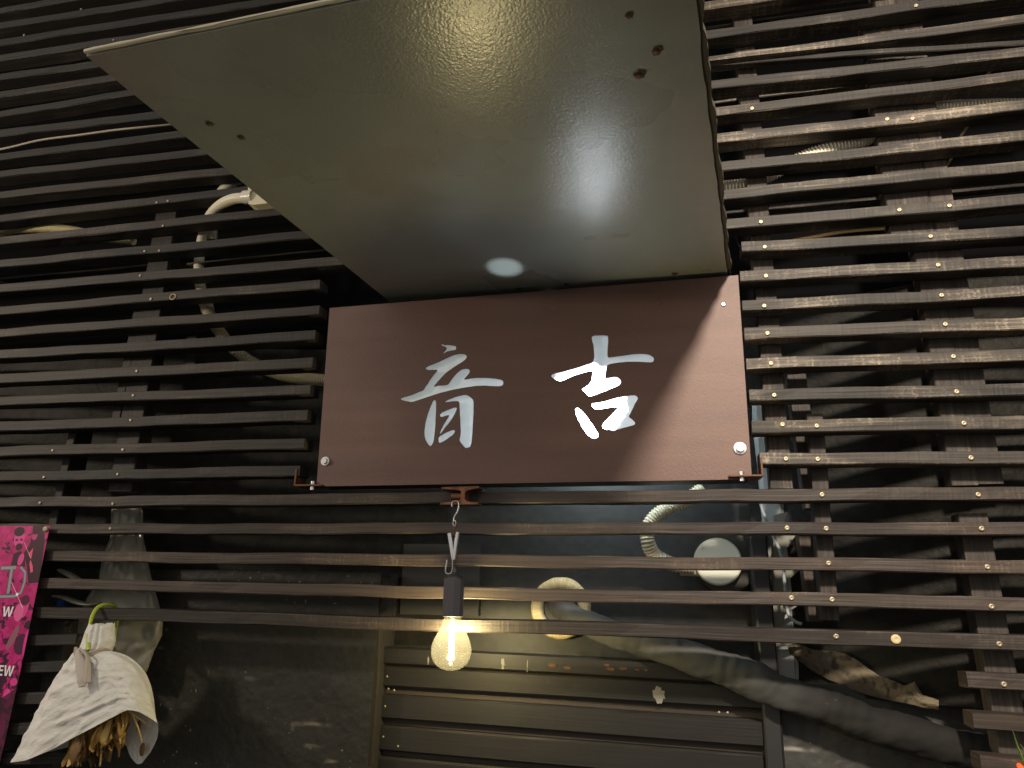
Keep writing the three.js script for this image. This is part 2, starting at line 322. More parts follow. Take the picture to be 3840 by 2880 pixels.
function post(u1, v1, u2, v2, w, z, d, m, name = 'post') { // an upright batten by two points of its left edge
  const a = at(u1, v1, z), b = at(u2, v2, z), len = a.distanceTo(b);
  const s = part(name, (() => { const g = barGeo(len, w, d, { seg: Math.ceil(len / 0.06), wob: 0.0008 }); g.rotateZ(Math.PI / 2); return g; })(), pickMat(m), screen, a.clone().add(b).multiplyScalar(0.5).add(V(w / 2, 0, -d / 2)));
  s.rotation.z = -Math.atan2(b.x - a.x, -(b.y - a.y)) * -1;
  return s;
}
const pz = -SLAT_D - 0.002;
post(2728, -250, 2890, 1832, 0.034, pz, 0.03, M.post);                    // beside the sign, right
post(2953, 1405, 3020, 1905, 0.03, pz - 0.034, 0.03, M.post);
post(3026, 1552, 3087, 2325, 0.024, pz, 0.03, M.post);
post(2985, 1950, 3036, 2330, 0.02, pz - 0.045, 0.03, M.brown);
post(3230, 60, 3343, 895, 0.033, pz, 0.032, M.post);
post(3262, -100, 3570, 1820, 0.036, pz, 0.032, M.post);
post(3342, -100, 3662, 1815, 0.037, pz - 0.001, 0.032, M.post);
post(3592, 1925, 3830, 3300, 0.0395, pz, 0.032, M.post);
post(588, 780, 405, 1842, 0.051, pz, 0.034, M.dark);                       // left
post(500, 1160, 412, 1600, 0.02, pz, 0.05, M.dark);
post(262, 1600, 180, 1965, 0.018, pz, 0.045, M.dark);
post(486, -250, 470, 110, 0.018, pz, 0.05, M.dark);
post(700, 1260, 690, 1400, 0.024, pz - 0.02, 0.03, M.dark);
post(180, 2330, 100, 2990, 0.04, pz, 0.03, M.dark);
function rail(u1, v1, u2, v2, h, z) { const a = at(u1, v1, z), b = at(u2, v2, z), s = part('back_rail', barGeo(a.distanceTo(b), h, 0.02, { seg: 8 }), M.worn(), screen, a.clone().add(b).multiplyScalar(0.5).add(V(0, -h / 2, -0.01))); s.rotation.z = Math.atan2(b.y - a.y, b.x - a.x); }
rail(2600, 801, 3900, 679, 0.006, -0.09); rail(2600, 106, 3300, 5, 0.006, -0.05); rail(2660, 380, 3900, 222, 0.006, -0.075); rail(0, 1042, 560, 990, 0.005, -0.06); rail(700, 985, 1260, 928, 0.004, -0.05);

// screws, each on the slat it holds
const headGeo = new THREE.LatheGeometry([[0, 0.0006], [0.0011, 0.0005], [0.0014, 0.0012], [0.0036, 0.0011], [0.0043, 0.0004], [0.0044, -0.0012]].map(([x, y]) => new THREE.Vector2(x * 0.86, y)), 14); headGeo.rotateX(Math.PI / 2);
const smallHead = headGeo.clone().scale(0.68, 0.68, 1), bigHead = headGeo.clone().scale(1.75, 1.75, 1.5);
function screw(u, v, geo = headGeo, mat = M.screw, name = 'screw_head') {
  const p = at(u, v, 0); let best = null, bd = 1;
  for (const q of slats) { if (p.x < q.a.x - 0.01 || p.x > q.b.x + 0.01) continue; const t = (p.x - q.a.x) / (q.b.x - q.a.x), y = lerp(q.a.y, q.b.y, t) - q.h / 2, d = Math.abs(p.y - y); if (d < bd) { bd = d; best = q; } }
  if (!best || bd > 0.02) return;
  const m = part(name, geo, mat, best.s); p.z = best.front + 0.0012;
  m.position.copy(best.s.worldToLocal(p)); m.rotation.z = rr(0, 3);
}
const R_SCREWS = [[2872, 1036], [2866, 1147], [2878, 1250], [2891, 1363], [2903, 1483], [2934, 1593], [3062, 1598], [2947, 1721], [3066, 1722], [3082, 1855], [3517, 995], [3531, 1107], [3545, 1216], [3575, 1337], [3586, 1470], [3613, 1588], [3640, 1717], [3667, 1855], [3680, 1982], [3702, 2126], [3718, 2274], [3746, 2415], [3098, 1982], [3107, 2112], [3120, 2248], [3135, 2386], [2951, 1980], [2968, 2242], [2853, 832], [3373, 787], [3561, 771], [2820, 408], [3434, 24], [3327, 447], [3422, 445], [3490, 886], [3765, 2566], [2868, 926]];
for (const [u, v] of R_SCREWS) screw(u, v);
for (const [u, v] of [[526, 1034], [567, 1122], [515, 1392], [502, 1484], [492, 1576], [200, 1690], [463, 1687], [168, 1790], [444, 1779], [152, 1886], [425, 1889], [415, 1982], [612, 848], [630, 754], [588, 760], [545, 944], [600, 942], [305, 36], [93, 134], [427, 152]]) screw(u, v, smallHead);
screw(3359, 2397, bigHead, std([0.62, 0.5, 0.28], 0.6), 'wooden_button');
{ // pale ring of a knot on a left-hand slat
  const g = new THREE.TorusGeometry(0.0062, 0.0013, 6, 16); g.scale(0.9, 1.05, 0.6); screw(649, 1114, g, std([0.5, 0.4, 0.26], 0.8), 'knot_ring');
}

// ---------------------------------------------------------------- canopy plate
{
  const y = 2.131, t = thing('canopy_plate', 'olive grey horizontal canopy plate with glossy underside above the sign', 'canopy', V(-0.23, y, 0.3));
  const c = [atY(324, 211, y), atY(2609, 0, y), atY(2728, 1029, y)]; const side = V(c[2].x - c[1].x, 0, c[2].z - c[1].z).normalize();
  const fr = V(c[1].x, y, 0.664), rightFront = c[2].clone().addScaledVector(side, -(0.664 - c[2].z) / -side.z), backZ = -0.045;
  const leftFront = c[0].clone(), leftBack = atY(1465, 1134, y); rightFront.x = c[1].x + (c[1].x - c[2].x) / (c[1].z - c[2].z) * (0.664 - c[1].z); rightFront.z = 0.664;
  const lb = leftFront.x + (leftBack.x - leftFront.x) / (leftBack.z - leftFront.z) * (backZ - leftFront.z), rb = c[2].x + (c[1].x - c[2].x) / (c[1].z - c[2].z) * (backZ - c[2].z);
  const outline = (out, jag, s) => { // a list of x, z round the plate
    const L = [], seg = (x0, z0, x1, z1, n, j) => { for (let i = 0; i < n; i++) { const k = i / n, q = j ? (fbm(k * n * 0.35 + s, 2, 999, 9, s, 3) - 0.5) * j : 0; L.push([lerp(x0, x1, k) + q + (j ? out : 0), lerp(z0, z1, k)]); } };
    seg(lb, backZ, leftFront.x, leftFront.z, 40, jag * 0.4); seg(leftFront.x, leftFront.z, rightFront.x, rightFront.z, 20, 0); seg(rightFront.x, rightFront.z, rb, backZ, 90, jag); seg(rb, backZ, lb, backZ, 4, 0);
    return L;
  };
  const slab = (pts, y0, y1) => { const sh = new THREE.Shape(pts.map(([x, z]) => new THREE.Vector2(x - t.position.x, -(z - t.position.z)))); const g = new THREE.ExtrudeGeometry(sh, { depth: y1 - y0, bevelEnabled: false }); g.rotateX(-Math.PI / 2); g.translate(0, y0 - y, 0); return g; };
  const plateMap = tex(1024, 1024, 0.9, 0.9, (u, v) => {
    const n = fbm(u * 5, v * 5, 5, 5, 91, 5), f = fbm(u * 40, v * 40, 40, 40, 92, 3), s = noise(u * 5, v * 260, 5, 260, 95), st = fbm(u * 9, v * 9, 9, 9, 97, 4);
    let k = [0.30, 0.322, 0.298]; k = mul(k, 0.82 + 0.3 * n + 0.1 * (f - 0.5)); k = mixc(k, [0.25, 0.22, 0.16], 0.3 * smooth(0.56, 0.75, st));
    return mixc(k, [0.5, 0.48, 0.43], 0.3 * smooth(0.9, 0.99, s) * smooth(0.45, 0.6, n));
  });
  const grain = tex(512, 512, 0.36, 0.36, (u, v) => 0.6 * noise(u * 240, v * 200, 240, 200, 101) + 0.25 * noise(u * 110, v * 110, 110, 110, 103) + 0.15 * fbm(u * 12, v * 12, 12, 12, 105, 3), false);
  const pm = phys([1, 1, 1], 0.31, { map: plateMap, bumpMap: grain, bumpScale: 0.00022, roughnessMap: tex(256, 256, 0.9, 0.9, (u, v) => 0.75 + 0.35 * fbm(u * 6, v * 6, 6, 6, 107, 4), false), specularIntensity: 1.0, ior: 1.6 });
  part('plate', slab(outline(0, 0.003, 3), y, y + 0.003), pm, t);
  part('backing_board', slab(outline(0.007, 0.008, 9), y + 0.0031, y + 0.011), std([0.09, 0.075, 0.055], 0.85, { bumpMap: wallBump, bumpScale: 0.003 }), t, null, 'ragged board edge along the right side');
  { const a = leftFront, b = rightFront, g = barGeo(a.distanceTo(b), 0.0036, 0.004, { seg: 40, ch: 0.0007, wob: 0.0009 }), m = part('edge_strip', g, std([0.7, 0.64, 0.5], 0.5), t, a.clone().add(b).multiplyScalar(0.5).add(V(0, 0.004, 0.003)).sub(t.position)); m.rotation.y = -Math.atan2(b.z - a.z, b.x - a.x); }
  const stain = std([0.06, 0.04, 0.025], 0.8), sg = new THREE.LatheGeometry([[0, 0.0022], [0.0025, 0.002], [0.004, 0.0008], [0.0042, 0]].map(([x, yy]) => new THREE.Vector2(x, -yy)), 12);
  for (const [u, v, s] of [[2462, 192, 1], [2397, 282, 1.1], [785, 465, 0.8], [905, 517, 0.8], [1943, 1083, 0.8], [2120, 1066, 0.9], [2527, 1027, 0.9], [2357, 60, 0.7]]) {
    const p = atY(u, v, y - 0.0002).sub(t.position); const m = part('rusty_screw', sg, M.rust, t, p); m.scale.setScalar(s);
    const g = new THREE.CircleGeometry(0.0058 * s, 14), q = g.attributes.position; for (let i = 1; i < q.count; i++) { const k = 0.7 + 0.6 * hash(i, u, 3); q.setXY(i, q.getX(i) * k, q.getY(i) * k); } g.rotateX(Math.PI / 2); const r = part('rust_stain', g, stain, t, p.clone().add(V(0.001, -0.0006, 0.001))); void r;
  }
}

// ---------------------------------------------------------------- the sign
const ZS = -0.010;
{
  const TL = at(1236, 1155, ZS), TR = at(2768, 1032, ZS), BR = at(2820, 1797, ZS), BL = at(1187, 1824, ZS), o = BL.clone().add(BR).multiplyScalar(0.5);
  const t = thing('shop_sign', 'reddish brown box sign with two glowing cut-out calligraphy characters', 'sign', o);
  const P = ([u, v]) => { const p = at(u, v, ZS).sub(o); return new THREE.Vector2(p.x, p.y); };
  const K = ([x, y]) => P([1450 + x / 2.1067, 1200 + y / 2.1067]);
  const soft = (pts) => { const out = []; for (let i = 0; i < pts.length; i++) { const a = pts[i], b = pts[(i + 1) % pts.length]; out.push(a.clone().lerp(b, 0.2), a.clone().lerp(b, 0.8)); } return out; };
  const L = {
    dot: [[425, 185], [455, 196], [478, 192], [548, 203], [548, 235], [500, 243], [468, 252], [445, 268], [445, 255], [472, 228], [468, 212], [440, 205]],
    crown: [[298, 378], [340, 355], [400, 333], [460, 305], [530, 272], [580, 265], [615, 268], [633, 283], [628, 305], [600, 330], [560, 352], [510, 385], [470, 415], [430, 455], [395, 495], [370, 527], [400, 518], [440, 515], [475, 510], [490, 500], [520, 455], [555, 415], [590, 388], [625, 382], [650, 388], [657, 405], [648, 425], [625, 450], [608, 470], [650, 462], [720, 454], [800, 455], [870, 462], [910, 472], [923, 492], [918, 515], [895, 522], [840, 522], [760, 517], [690, 522], [600, 535], [520, 550], [440, 570], [370, 592], [300, 615], [240, 635], [200, 648], [160, 642], [120, 632], [104, 620], [125, 610], [180, 595], [240, 572], [290, 552], [300, 530], [320, 505], [340, 470], [370, 430], [405, 392], [370, 393], [330, 396]],
    leftLeg: [[365, 635], [380, 628], [390, 650], [390, 700], [385, 800], [378, 900], [370, 960], [355, 990], [342, 996], [325, 980], [305, 950], [295, 915], [295, 870], [305, 800], [325, 730], [345, 680]],
    rightLeg: [[455, 645], [490, 625], [540, 605], [600, 592], [625, 588], [660, 608], [686, 635], [686, 700], [680, 850], [668, 1000], [625, 1013], [605, 995], [572, 950], [575, 930], [583, 900], [580, 800], [575, 700], [572, 640], [535, 640], [490, 645], [460, 650]],
    middle: [[418, 745], [440, 725], [480, 708], [530, 690], [555, 690], [550, 715], [535, 745], [515, 780], [490, 815], [460, 850], [435, 885], [418, 902], [418, 890], [430, 860], [450, 820], [480, 775], [495, 750], [465, 755], [440, 765], [422, 762]],
    lower: [[405, 930], [425, 910], [470, 885], [515, 868], [535, 868], [540, 882], [525, 905], [490, 930], [455, 955], [420, 972], [408, 965]],
    cross: [[1618, 130], [1640, 120], [1700, 118], [1748, 122], [1750, 160], [1745, 230], [1743, 297], [1800, 290], [1880, 278], [1950, 268], [2030, 265], [2075, 272], [2105, 290], [2112, 310], [2105, 330], [2080, 335], [2000, 330], [1920, 328], [1830, 335], [1745, 350], [1733, 390], [1728, 430], [1724, 462], [1760, 458], [1800, 450], [1830, 456], [1850, 475], [1850, 498], [1835, 515], [1800, 530], [1740, 555], [1670, 580], [1605, 605], [1580, 585], [1555, 560], [1540, 545], [1565, 530], [1595, 510], [1618, 480], [1622, 440], [1630, 400], [1580, 408], [1510, 428], [1440, 455], [1390, 480], [1360, 483], [1330, 470], [1303, 450], [1300, 435], [1330, 423], [1400, 408], [1480, 385], [1560, 360], [1632, 335], [1640, 280], [1635, 200], [1622, 160]],
    hook: [[1618, 660], [1660, 655], [1730, 640], [1800, 620], [1880, 602], [1950, 592], [1978, 600], [1985, 620], [1975, 640], [1960, 665], [1945, 695], [1925, 735], [1910, 765], [1940, 785], [1960, 805], [1963, 825], [1940, 835], [1880, 848], [1820, 865], [1790, 875], [1765, 865], [1730, 865], [1705, 850], [1702, 830], [1730, 795], [1780, 745], [1820, 705], [1828, 690], [1780, 688], [1720, 698], [1670, 708], [1640, 700], [1622, 680]],
    drop: [[1490, 700], [1510, 692], [1535, 710], [1570, 750], [1610, 805], [1650, 865], [1672, 905], [1672, 922], [1655, 935], [1630, 935], [1600, 918], [1570, 885], [1540, 835], [1510, 780], [1492, 735]],
  };
  const sh = new THREE.Shape([[1187, 1824], [2820, 1797], [2768, 1032], [1236, 1155]].map(P));
  for (const k in L) { const pts = soft(L[k].map(K)).map((p, i) => p.clone().add(new THREE.Vector2((hash(i, 1, 5) - 0.5) * 0.0004, (hash(i, 2, 5) - 0.5) * 0.0004))); sh.holes.push(new THREE.Path(pts)); }
  const face = new THREE.ExtrudeGeometry(sh, { depth: 0.003, bevelEnabled: false }); face.translate(0, 0, -0.003);
  const faceMap = tex(1024, 1024, 0.8, 0.8, (u, v) => {
    const n = fbm(u * 6, v * 6, 6, 6, 121, 5), g = noise(u * 400, v * 400, 400, 400, 123), s = noise(u * 6 + 2 * v, v * 300, 40, 300, 125), b = fbm(u * 3, v * 40, 3, 40, 128, 3);
    const c = mul([0.182, 0.107, 0.09], 0.84 + 0.2 * n + 0.1 * (g - 0.5) + 0.24 * (b - 0.5));
    return mixc(c, [0.24, 0.18, 0.15], 0.35 * smooth(0.93, 0.99, s) * smooth(0.52, 0.62, n));
  });
  const fine = tex(256, 256, 0.1, 0.1, (u, v) => 0.7 * noise(u * 90, v * 90, 90, 90, 131) + 0.3 * noise(u * 30, v * 30, 30, 30, 133), false);
  part('sign_face', face, phys([1, 1, 1], 0.5, { map: faceMap, bumpMap: fine, bumpScale: 0.00025, specularIntensity: 0.8 }), t);
  // tray behind the face: four sides and the translucent panel that shows through the characters
  const side = (a, b, w) => { const A = P(a), B = P(b), len = A.distanceTo(B), m = part('box_side', barGeo(len - 0.004, 0.004, w, { seg: 6, ch: 0.0006 }), M.black, t, V((A.x + B.x) / 2, (A.y + B.y) / 2, -0.0035 - w / 2)); m.rotation.z = Math.atan2(B.y - A.y, B.x - A.x); return m; };
  side([1192, 1819], [2815, 1792], 0.045); side([1241, 1161], [2763, 1038], 0.045); side([2761, 1040], [2813, 1789], 0.045); side([1243, 1163], [1194, 1817], 0.045);
  // the translucent panel: one strong lamp close behind it, the rest faintly lit
  const cw = 1024, chh = 512, cv = document.createElement('canvas'); cv.width = cw; cv.height = chh;
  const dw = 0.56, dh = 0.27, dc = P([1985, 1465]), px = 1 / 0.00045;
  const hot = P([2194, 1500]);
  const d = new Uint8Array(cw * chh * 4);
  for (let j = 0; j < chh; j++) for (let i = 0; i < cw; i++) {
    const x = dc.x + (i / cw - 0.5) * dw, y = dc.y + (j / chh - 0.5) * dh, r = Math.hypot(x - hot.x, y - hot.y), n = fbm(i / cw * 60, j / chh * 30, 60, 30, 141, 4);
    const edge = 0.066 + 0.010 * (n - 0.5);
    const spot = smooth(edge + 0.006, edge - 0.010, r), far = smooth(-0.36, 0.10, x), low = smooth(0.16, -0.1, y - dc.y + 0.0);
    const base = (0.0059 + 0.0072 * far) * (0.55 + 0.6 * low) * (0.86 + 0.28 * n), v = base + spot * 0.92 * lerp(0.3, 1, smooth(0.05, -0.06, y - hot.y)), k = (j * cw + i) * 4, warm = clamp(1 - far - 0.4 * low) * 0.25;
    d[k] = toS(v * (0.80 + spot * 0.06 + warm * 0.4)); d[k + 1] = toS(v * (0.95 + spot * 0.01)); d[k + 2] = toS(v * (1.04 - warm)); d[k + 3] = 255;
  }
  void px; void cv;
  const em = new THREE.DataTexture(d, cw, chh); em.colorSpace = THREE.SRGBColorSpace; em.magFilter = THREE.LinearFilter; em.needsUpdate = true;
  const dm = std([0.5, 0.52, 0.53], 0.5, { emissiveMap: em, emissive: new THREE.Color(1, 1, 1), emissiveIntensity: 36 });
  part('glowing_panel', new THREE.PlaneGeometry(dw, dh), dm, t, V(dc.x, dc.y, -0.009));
  // bolts and small screws in the face
  const washer = new THREE.LatheGeometry([[0, 0.0012], [0.0095, 0.0012], [0.010, 0.0006], [0.010, -0.002]].map(([x, y]) => new THREE.Vector2(x, y)), 24), hex = new THREE.CylinderGeometry(0.0066, 0.0072, 0.006, 6); hex.translate(0, 0.004, 0);
  const bolt = mergeGeometries([washer, hex.index ? hex : hex]); bolt.rotateX(Math.PI / 2);
  const bs = (u, v, s) => { const p = P([u, v]); const m = part('bolt', bolt, M.steel, t, V(p.x, p.y, 0.0015)); m.scale.setScalar(s); };
  bs(2775, 1682, 1); bs(1221, 1730, 0.82);
  { const p = P([2712, 1142]); part('small_screw', headGeo, M.steel, t, V(p.x, p.y, 0.001)); }
  { const p = P([2479, 1140]); part('nail_hole', new THREE.SphereGeometry(0.0014, 8, 6), M.black, t, V(p.x, p.y, -0.0004)); }
  // angle brackets under the corners
  const br = (u, v, dir, wU) => {
    const p = P([u, v]), w = 0.05, g1 = new THREE.BoxGeometry(w, 0.0025, 0.038), g2 = new THREE.BoxGeometry(0.0025, 0.03, 0.038); g2.translate(dir * w / 2, 0.0138, 0);
    part('angle_bracket', mergeGeometries([g1, g2]), M.rust, t, V(p.x - dir * (w / 2 - 0.004), p.y, -0.006));
    const nut = new THREE.CylinderGeometry(0.0042, 0.0042, 0.006, 6), nb = nut.clone(); nut.translate(0, 0.0045, 0); nb.translate(0, -0.0045, 0);
    part('bracket_nut', mergeGeometries([nut, nb]), M.steel, t, V(p.x - dir * 0.026, p.y, 0.004));
    void wU;
  };
  br(2846, 1787, 1); br(1125, 1823, -1);
  // lamp strip and leak inside, behind the sign
  const strip = part('led_strip', new THREE.BoxGeometry(0.36, 0.004, 0.01), std([0.8, 0.85, 0.9], 0.5, { emissive: new THREE.Color().setRGB(0.75, 0.9, 1), emissiveIntensity: 1.5 }), t, at(2330, 1800, -0.085).sub(o).add(V(0, 0.07, 0)));
  const lp = strip.position.clone().add(o), ra = new THREE.RectAreaLight(new THREE.Color().setRGB(0.72, 0.88, 1), LED_POWER, 0.36, 0.012); ra.position.copy(lp).add(V(0, -0.004, 0)); ra.lookAt(lp.x, 0, lp.z - 0.25); scene.add(ra);
}

// ---------------------------------------------------------------- rusty I-shaped bracket and the hanging bulb
const ZB = 0.034;
{
  const c = at(1735, 1864, 0.012), t = thing('hanger_bracket', 'rusty I-shaped steel bracket under the sign above the bulb', 'bracket', c);
  const k = at(1835, 1864, 0.012).x - c.x; const s = k / 100; // metres per pixel
  const sh = new THREE.Shape(); [[-70, 30], [70, 32], [70, 27], [28, 20], [18, 12], [18, -12], [28, -22], [68, -26], [68, -31], [-70, -31], [-70, -26], [-20, -22], [2, -16], [6, -10], [6, 14], [0, 20], [-30, 23], [-68, 25]].forEach(([x, y], i) => i ? sh.lineTo(x * s, y * s) : sh.moveTo(x * s, y * s));
  const g = new THREE.ExtrudeGeometry(sh, { depth: 0.028, bevelEnabled: true, bevelSize: 0.0006, bevelThickness: 0.0006, bevelSegments: 2 }); g.translate(0, 0, -0.010);
  part('beam', g, M.rust, t);
  const r = new THREE.CylinderGeometry(12 * s, 12 * s, 40 * s, 18); r.rotateZ(Math.PI / 2); part('roller', r, M.rust, t, V(-16 * s, 0, 0.008));
}
{
  const top = at(1705, 1885, ZB), y = (v) => at(1700, v, ZB).y, cx = at(1693, 2420, ZB).x, t = thing('hanging_bulb', 'lit filament bulb in a black ribbed holder hanging from a clip', 'light bulb', V(cx, y(2313), ZB));
  const o = t.position, mm = (y(2000) - y(2100)) / 100, hk = (u, v, dz = 0) => V(at(u, v, ZB).x - o.x, y(v) - o.y, dz);
  part('hook', sweep([hk(1695, 1900), hk(1694, 1888), hk(1700, 1880), hk(1714, 1880), hk(1720, 1892), hk(1717, 1915), hk(1704, 1937), hk(1700, 1955)], 0.0009, { seg: 50, sides: 8 }), M.steel, t);
  const ringG = new THREE.TorusGeometry(0.0034, 0.0008, 8, 18); part('ring', ringG.clone().scale(0.7, 1.3, 1), M.steel, t, hk(1704, 1962));
  for (let i = 0; i < 4; i++) { const l = part('chain_link', ringG.clone().scale(0.6, 0.75, 1), M.rust, t, hk(1703, 1976 + i * 9)); l.rotation.y = i % 2 ? 1.4 : 0.2; }
  const jaw = (x0, y0, x1, y1, w, dz, m) => { const a = hk(x0, y0, dz), b = hk(x1, y1, dz), g = barGeo(a.distanceTo(b), w, 0.009, { seg: 2, ch: 0.0008, wob: 0 }); const p = part('clip_jaw', g, m, t, a.clone().add(b).multiplyScalar(0.5)); p.rotation.z = Math.atan2(b.y - a.y, b.x - a.x); };
  const clip = std([0.62, 0.62, 0.66], 0.25, { metalness: 0.8 });
  jaw(1686, 2000, 1702, 2100, 0.0058, 0, clip); jaw(1719, 1996, 1704, 2098, 0.0050, 0.002, clip);
  part('clip_wire', sweep([hk(1680, 2100, 0.005), hk(1674, 2145, 0.005), hk(1676, 2150, 0.004), hk(1694, 2150, 0.004), hk(1702, 2092, 0.006)], 0.0011, { seg: 30, sides: 6 }), M.steel, t);
  // holder: ten flat ribs round a core
  const core = new THREE.LatheGeometry([[0.001, 2122], [10, 2124], [14, 2140], [15, 2150], [28, 2156], [36, 2166], [36.5, 2172]].map(([r, v]) => new THREE.Vector2(r * mm, y(v) - o.y)), 24);
  part('holder_cap', core, M.black, t);
  const hs = new THREE.Shape(), n = 10; for (let i = 0; i < n * 2; i++) { const a = i / (n * 2) * Math.PI * 2, r = (i % 2 ? 36.5 : 38.5) * mm; i ? hs.lineTo(Math.cos(a) * r, Math.sin(a) * r) : hs.moveTo(Math.cos(a) * r, Math.sin(a) * r); }
  const hg = new THREE.ExtrudeGeometry(hs, { depth: (y(2172) - y(2311)), bevelEnabled: true, bevelSize: 0.0006, bevelThickness: 0.0006, bevelSegments: 1 }); hg.rotateX(-Math.PI / 2); hg.translate(0, y(2311) - o.y, 0);
  part('lamp_holder', hg, std([0.055, 0.052, 0.062], 0.42), t);
  const prof = [[30, 2300], [31, 2316], [36, 2334], [46, 2358], [59, 2384], [69, 2408], [74.5, 2432], [73, 2456], [66, 2478], [54, 2495], [36, 2508], [16, 2514], [0.01, 2515]].map(([r, v]) => new THREE.Vector2(r * mm, y(v) - o.y));
  const gp = new THREE.SplineCurve(prof).getPoints(60); gp.forEach(p => { p.x = Math.max(p.x, 1e-5); });
  part('glass', new THREE.LatheGeometry(gp, 48), phys([1, 0.96, 0.82], 0.06, { transmission: 1, thickness: 0, ior: 1.45, roughness: 0.10 }), t);
  part('glass_stem', new THREE.LatheGeometry([[11, 2310], [9, 2330], [5, 2345], [3, 2352]].map(([r, v]) => new THREE.Vector2(r * mm, y(v) - o.y)), 18), phys([1, 1, 0.95], 0.15, { transmission: 1, thickness: 0 }), t);
  const fil = []; for (let i = 0; i < 4; i++) { const a = i / 4 * 6.283 + 0.5; fil.push(sweep([V(Math.cos(a) * 4 * mm, y(2340) - o.y, Math.sin(a) * 4 * mm), V(Math.cos(a) * 9 * mm, y(2395) - o.y, Math.sin(a) * 9 * mm), V(Math.cos(a) * 6 * mm, y(2476) - o.y, Math.sin(a) * 6 * mm)], 0.0017, { seg: 20, sides: 8 })); }
  part('filament', mergeGeometries(fil), std([1, 0.9, 0.6], 0.5, { emissive: new THREE.Color().setRGB(1, 0.9, 0.52), emissiveIntensity: 30 }), t);
  part('filament_tip', new THREE.SphereGeometry(5 * mm, 10, 8), std([0.8, 0.75, 0.6], 0.3, { emissive: new THREE.Color().setRGB(1, 0.9, 0.5), emissiveIntensity: 2 }), t, V(0, y(2490) - o.y, 0));
  const pl = new THREE.PointLight(new THREE.Color().setRGB(1, 0.84, 0.47), BULB_POWER, 0, 2); pl.position.set(cx, y(2405), ZB); pl.shadow.radius = 0.3; pl.castShadow = true; scene.add(pl);
  void top;
}

// ---------------------------------------------------------------- conduits, cable, duct
const tube = (name, list, r, m, label, cat, o = {}, group) => single(name, sweep(pxs(list), r, o), m, label, cat, group);
{
  const t = thing('white_conduit', 'off-white conduit with an angled end fitting beside the canopy plate', 'conduit', at(760, 1000, -0.05));
  const o = t.position, loc = (l) => pxs(l).map(p => p.sub(o));
  part('bent_pipe', sweep(loc([[925, 742, 0.012], [880, 745, 0.01], [835, 763, 0.0], [795, 800, -0.02], [770, 850, -0.05], [752, 930, -0.06], [746, 1010, -0.062], [754, 1085, -0.062], [772, 1140, -0.06]]), 0.0105, { seg: 60, sides: 16 }), M.pvc, t);
  const f = loc([[918, 740, 0.013], [952, 738, 0.016]]); const cuff = sweep(f, 0.0135, { seg: 4, sides: 18 }); part('cuff', cuff, std([0.68, 0.66, 0.58], 0.3), t);
  const a = loc([[945, 712, 0.03]])[0], pts = [[940, 712], [963, 706], [1020, 752], [1018, 768], [960, 775], [942, 772]].map(([u, v]) => at(u, v, 0.012).sub(o));
  const sh = new THREE.Shape(pts.map(p => new THREE.Vector2(p.x, p.y))); const g = new THREE.ExtrudeGeometry(sh, { depth: 0.022, bevelEnabled: true, bevelSize: 0.001, bevelThickness: 0.001 }); g.translate(0, 0, pts[0].z - 0.014); part('end_fitting', g, std([0.72, 0.66, 0.48], 0.4), t); void a;
  part('corrugated_hose', sweep(loc([[768, 1128, -0.062], [790, 1190, -0.06], [828, 1250, -0.065], [880, 1310, -0.08], [950, 1362, -0.1], [1050, 1404, -0.11], [1150, 1420, -0.11], [1260, 1428, -0.11]]), 0.0112, { rib: 0.1, ribPitch: 0.0045, sides: 12 }), M.pvcOld, t);
  part('cuff', sweep(loc([[766, 1122, -0.061], [780, 1165, -0.06]]), 0.0132, { seg: 4, sides: 16 }), M.pvc, t);
}
tube('white_conduit', [[960, 650, -0.045], [905, 668, -0.045], [862, 692, -0.045], [825, 730, -0.05], [800, 790, -0.06], [795, 900, -0.07]], 0.0108, M.pvc, 'short upper bend of white conduit half hidden by the canopy plate', 'conduit', { seg: 50, sides: 16 });
tube('corrugated_hose', [[-200, 905, -0.07], [-40, 880, -0.065], [60, 858, -0.055], [170, 855, -0.05], [280, 868, -0.055], [360, 885, -0.06], [500, 900, -0.07]], 0.0105, std([0.8, 0.72, 0.44], 0.5), 'cream corrugated hose showing between slats at the left edge', 'hose', { rib: 0.09, ribPitch: 0.0042, sides: 12 });
tube('corrugated_hose', [[3990, 395, -0.07], [3840, 398, -0.065], [3680, 400, -0.06], [3500, 412, -0.055], [3350, 468, -0.055], [3230, 528, -0.055], [3100, 562, -0.05], [2980, 606, -0.055], [2860, 668, -0.06], [2760, 698, -0.06], [2640, 704, -0.06]], 0.0122, std([0.85, 0.8, 0.66], 0.5), 'cream corrugated hose winding behind the upper right slats', 'hose', { rib: 0.09, ribPitch: 0.0058, sides: 14 });
tube('corrugated_hose', [[2040, 1140, -0.075], [2120, 1095, -0.075], [2200, 1068, -0.075], [2320, 1055, -0.075], [2440, 1066, -0.075], [2530, 1092, -0.075], [2600, 1140, -0.075]], 0.0135, std([0.36, 0.32, 0.24], 0.6), 'dusty corrugated hose arching above the top of the sign', 'hose', { rib: 0.08, ribPitch: 0.0052, sides: 12 });
tube('corrugated_hose', [[2640, 1830, -0.12], [2580, 1872, -0.125], [2500, 1908, -0.13], [2452, 1942, -0.13], [2428, 1985, -0.13], [2430, 2035, -0.13], [2455, 2080, -0.14], [2520, 2115, -0.15], [2600, 2125, -0.16]], 0.0118, std([0.66, 0.6, 0.42], 0.5), 'cream corrugated hose curving from the sign to the round junction box', 'hose', { rib: 0.08, ribPitch: 0.005, sides: 14 });
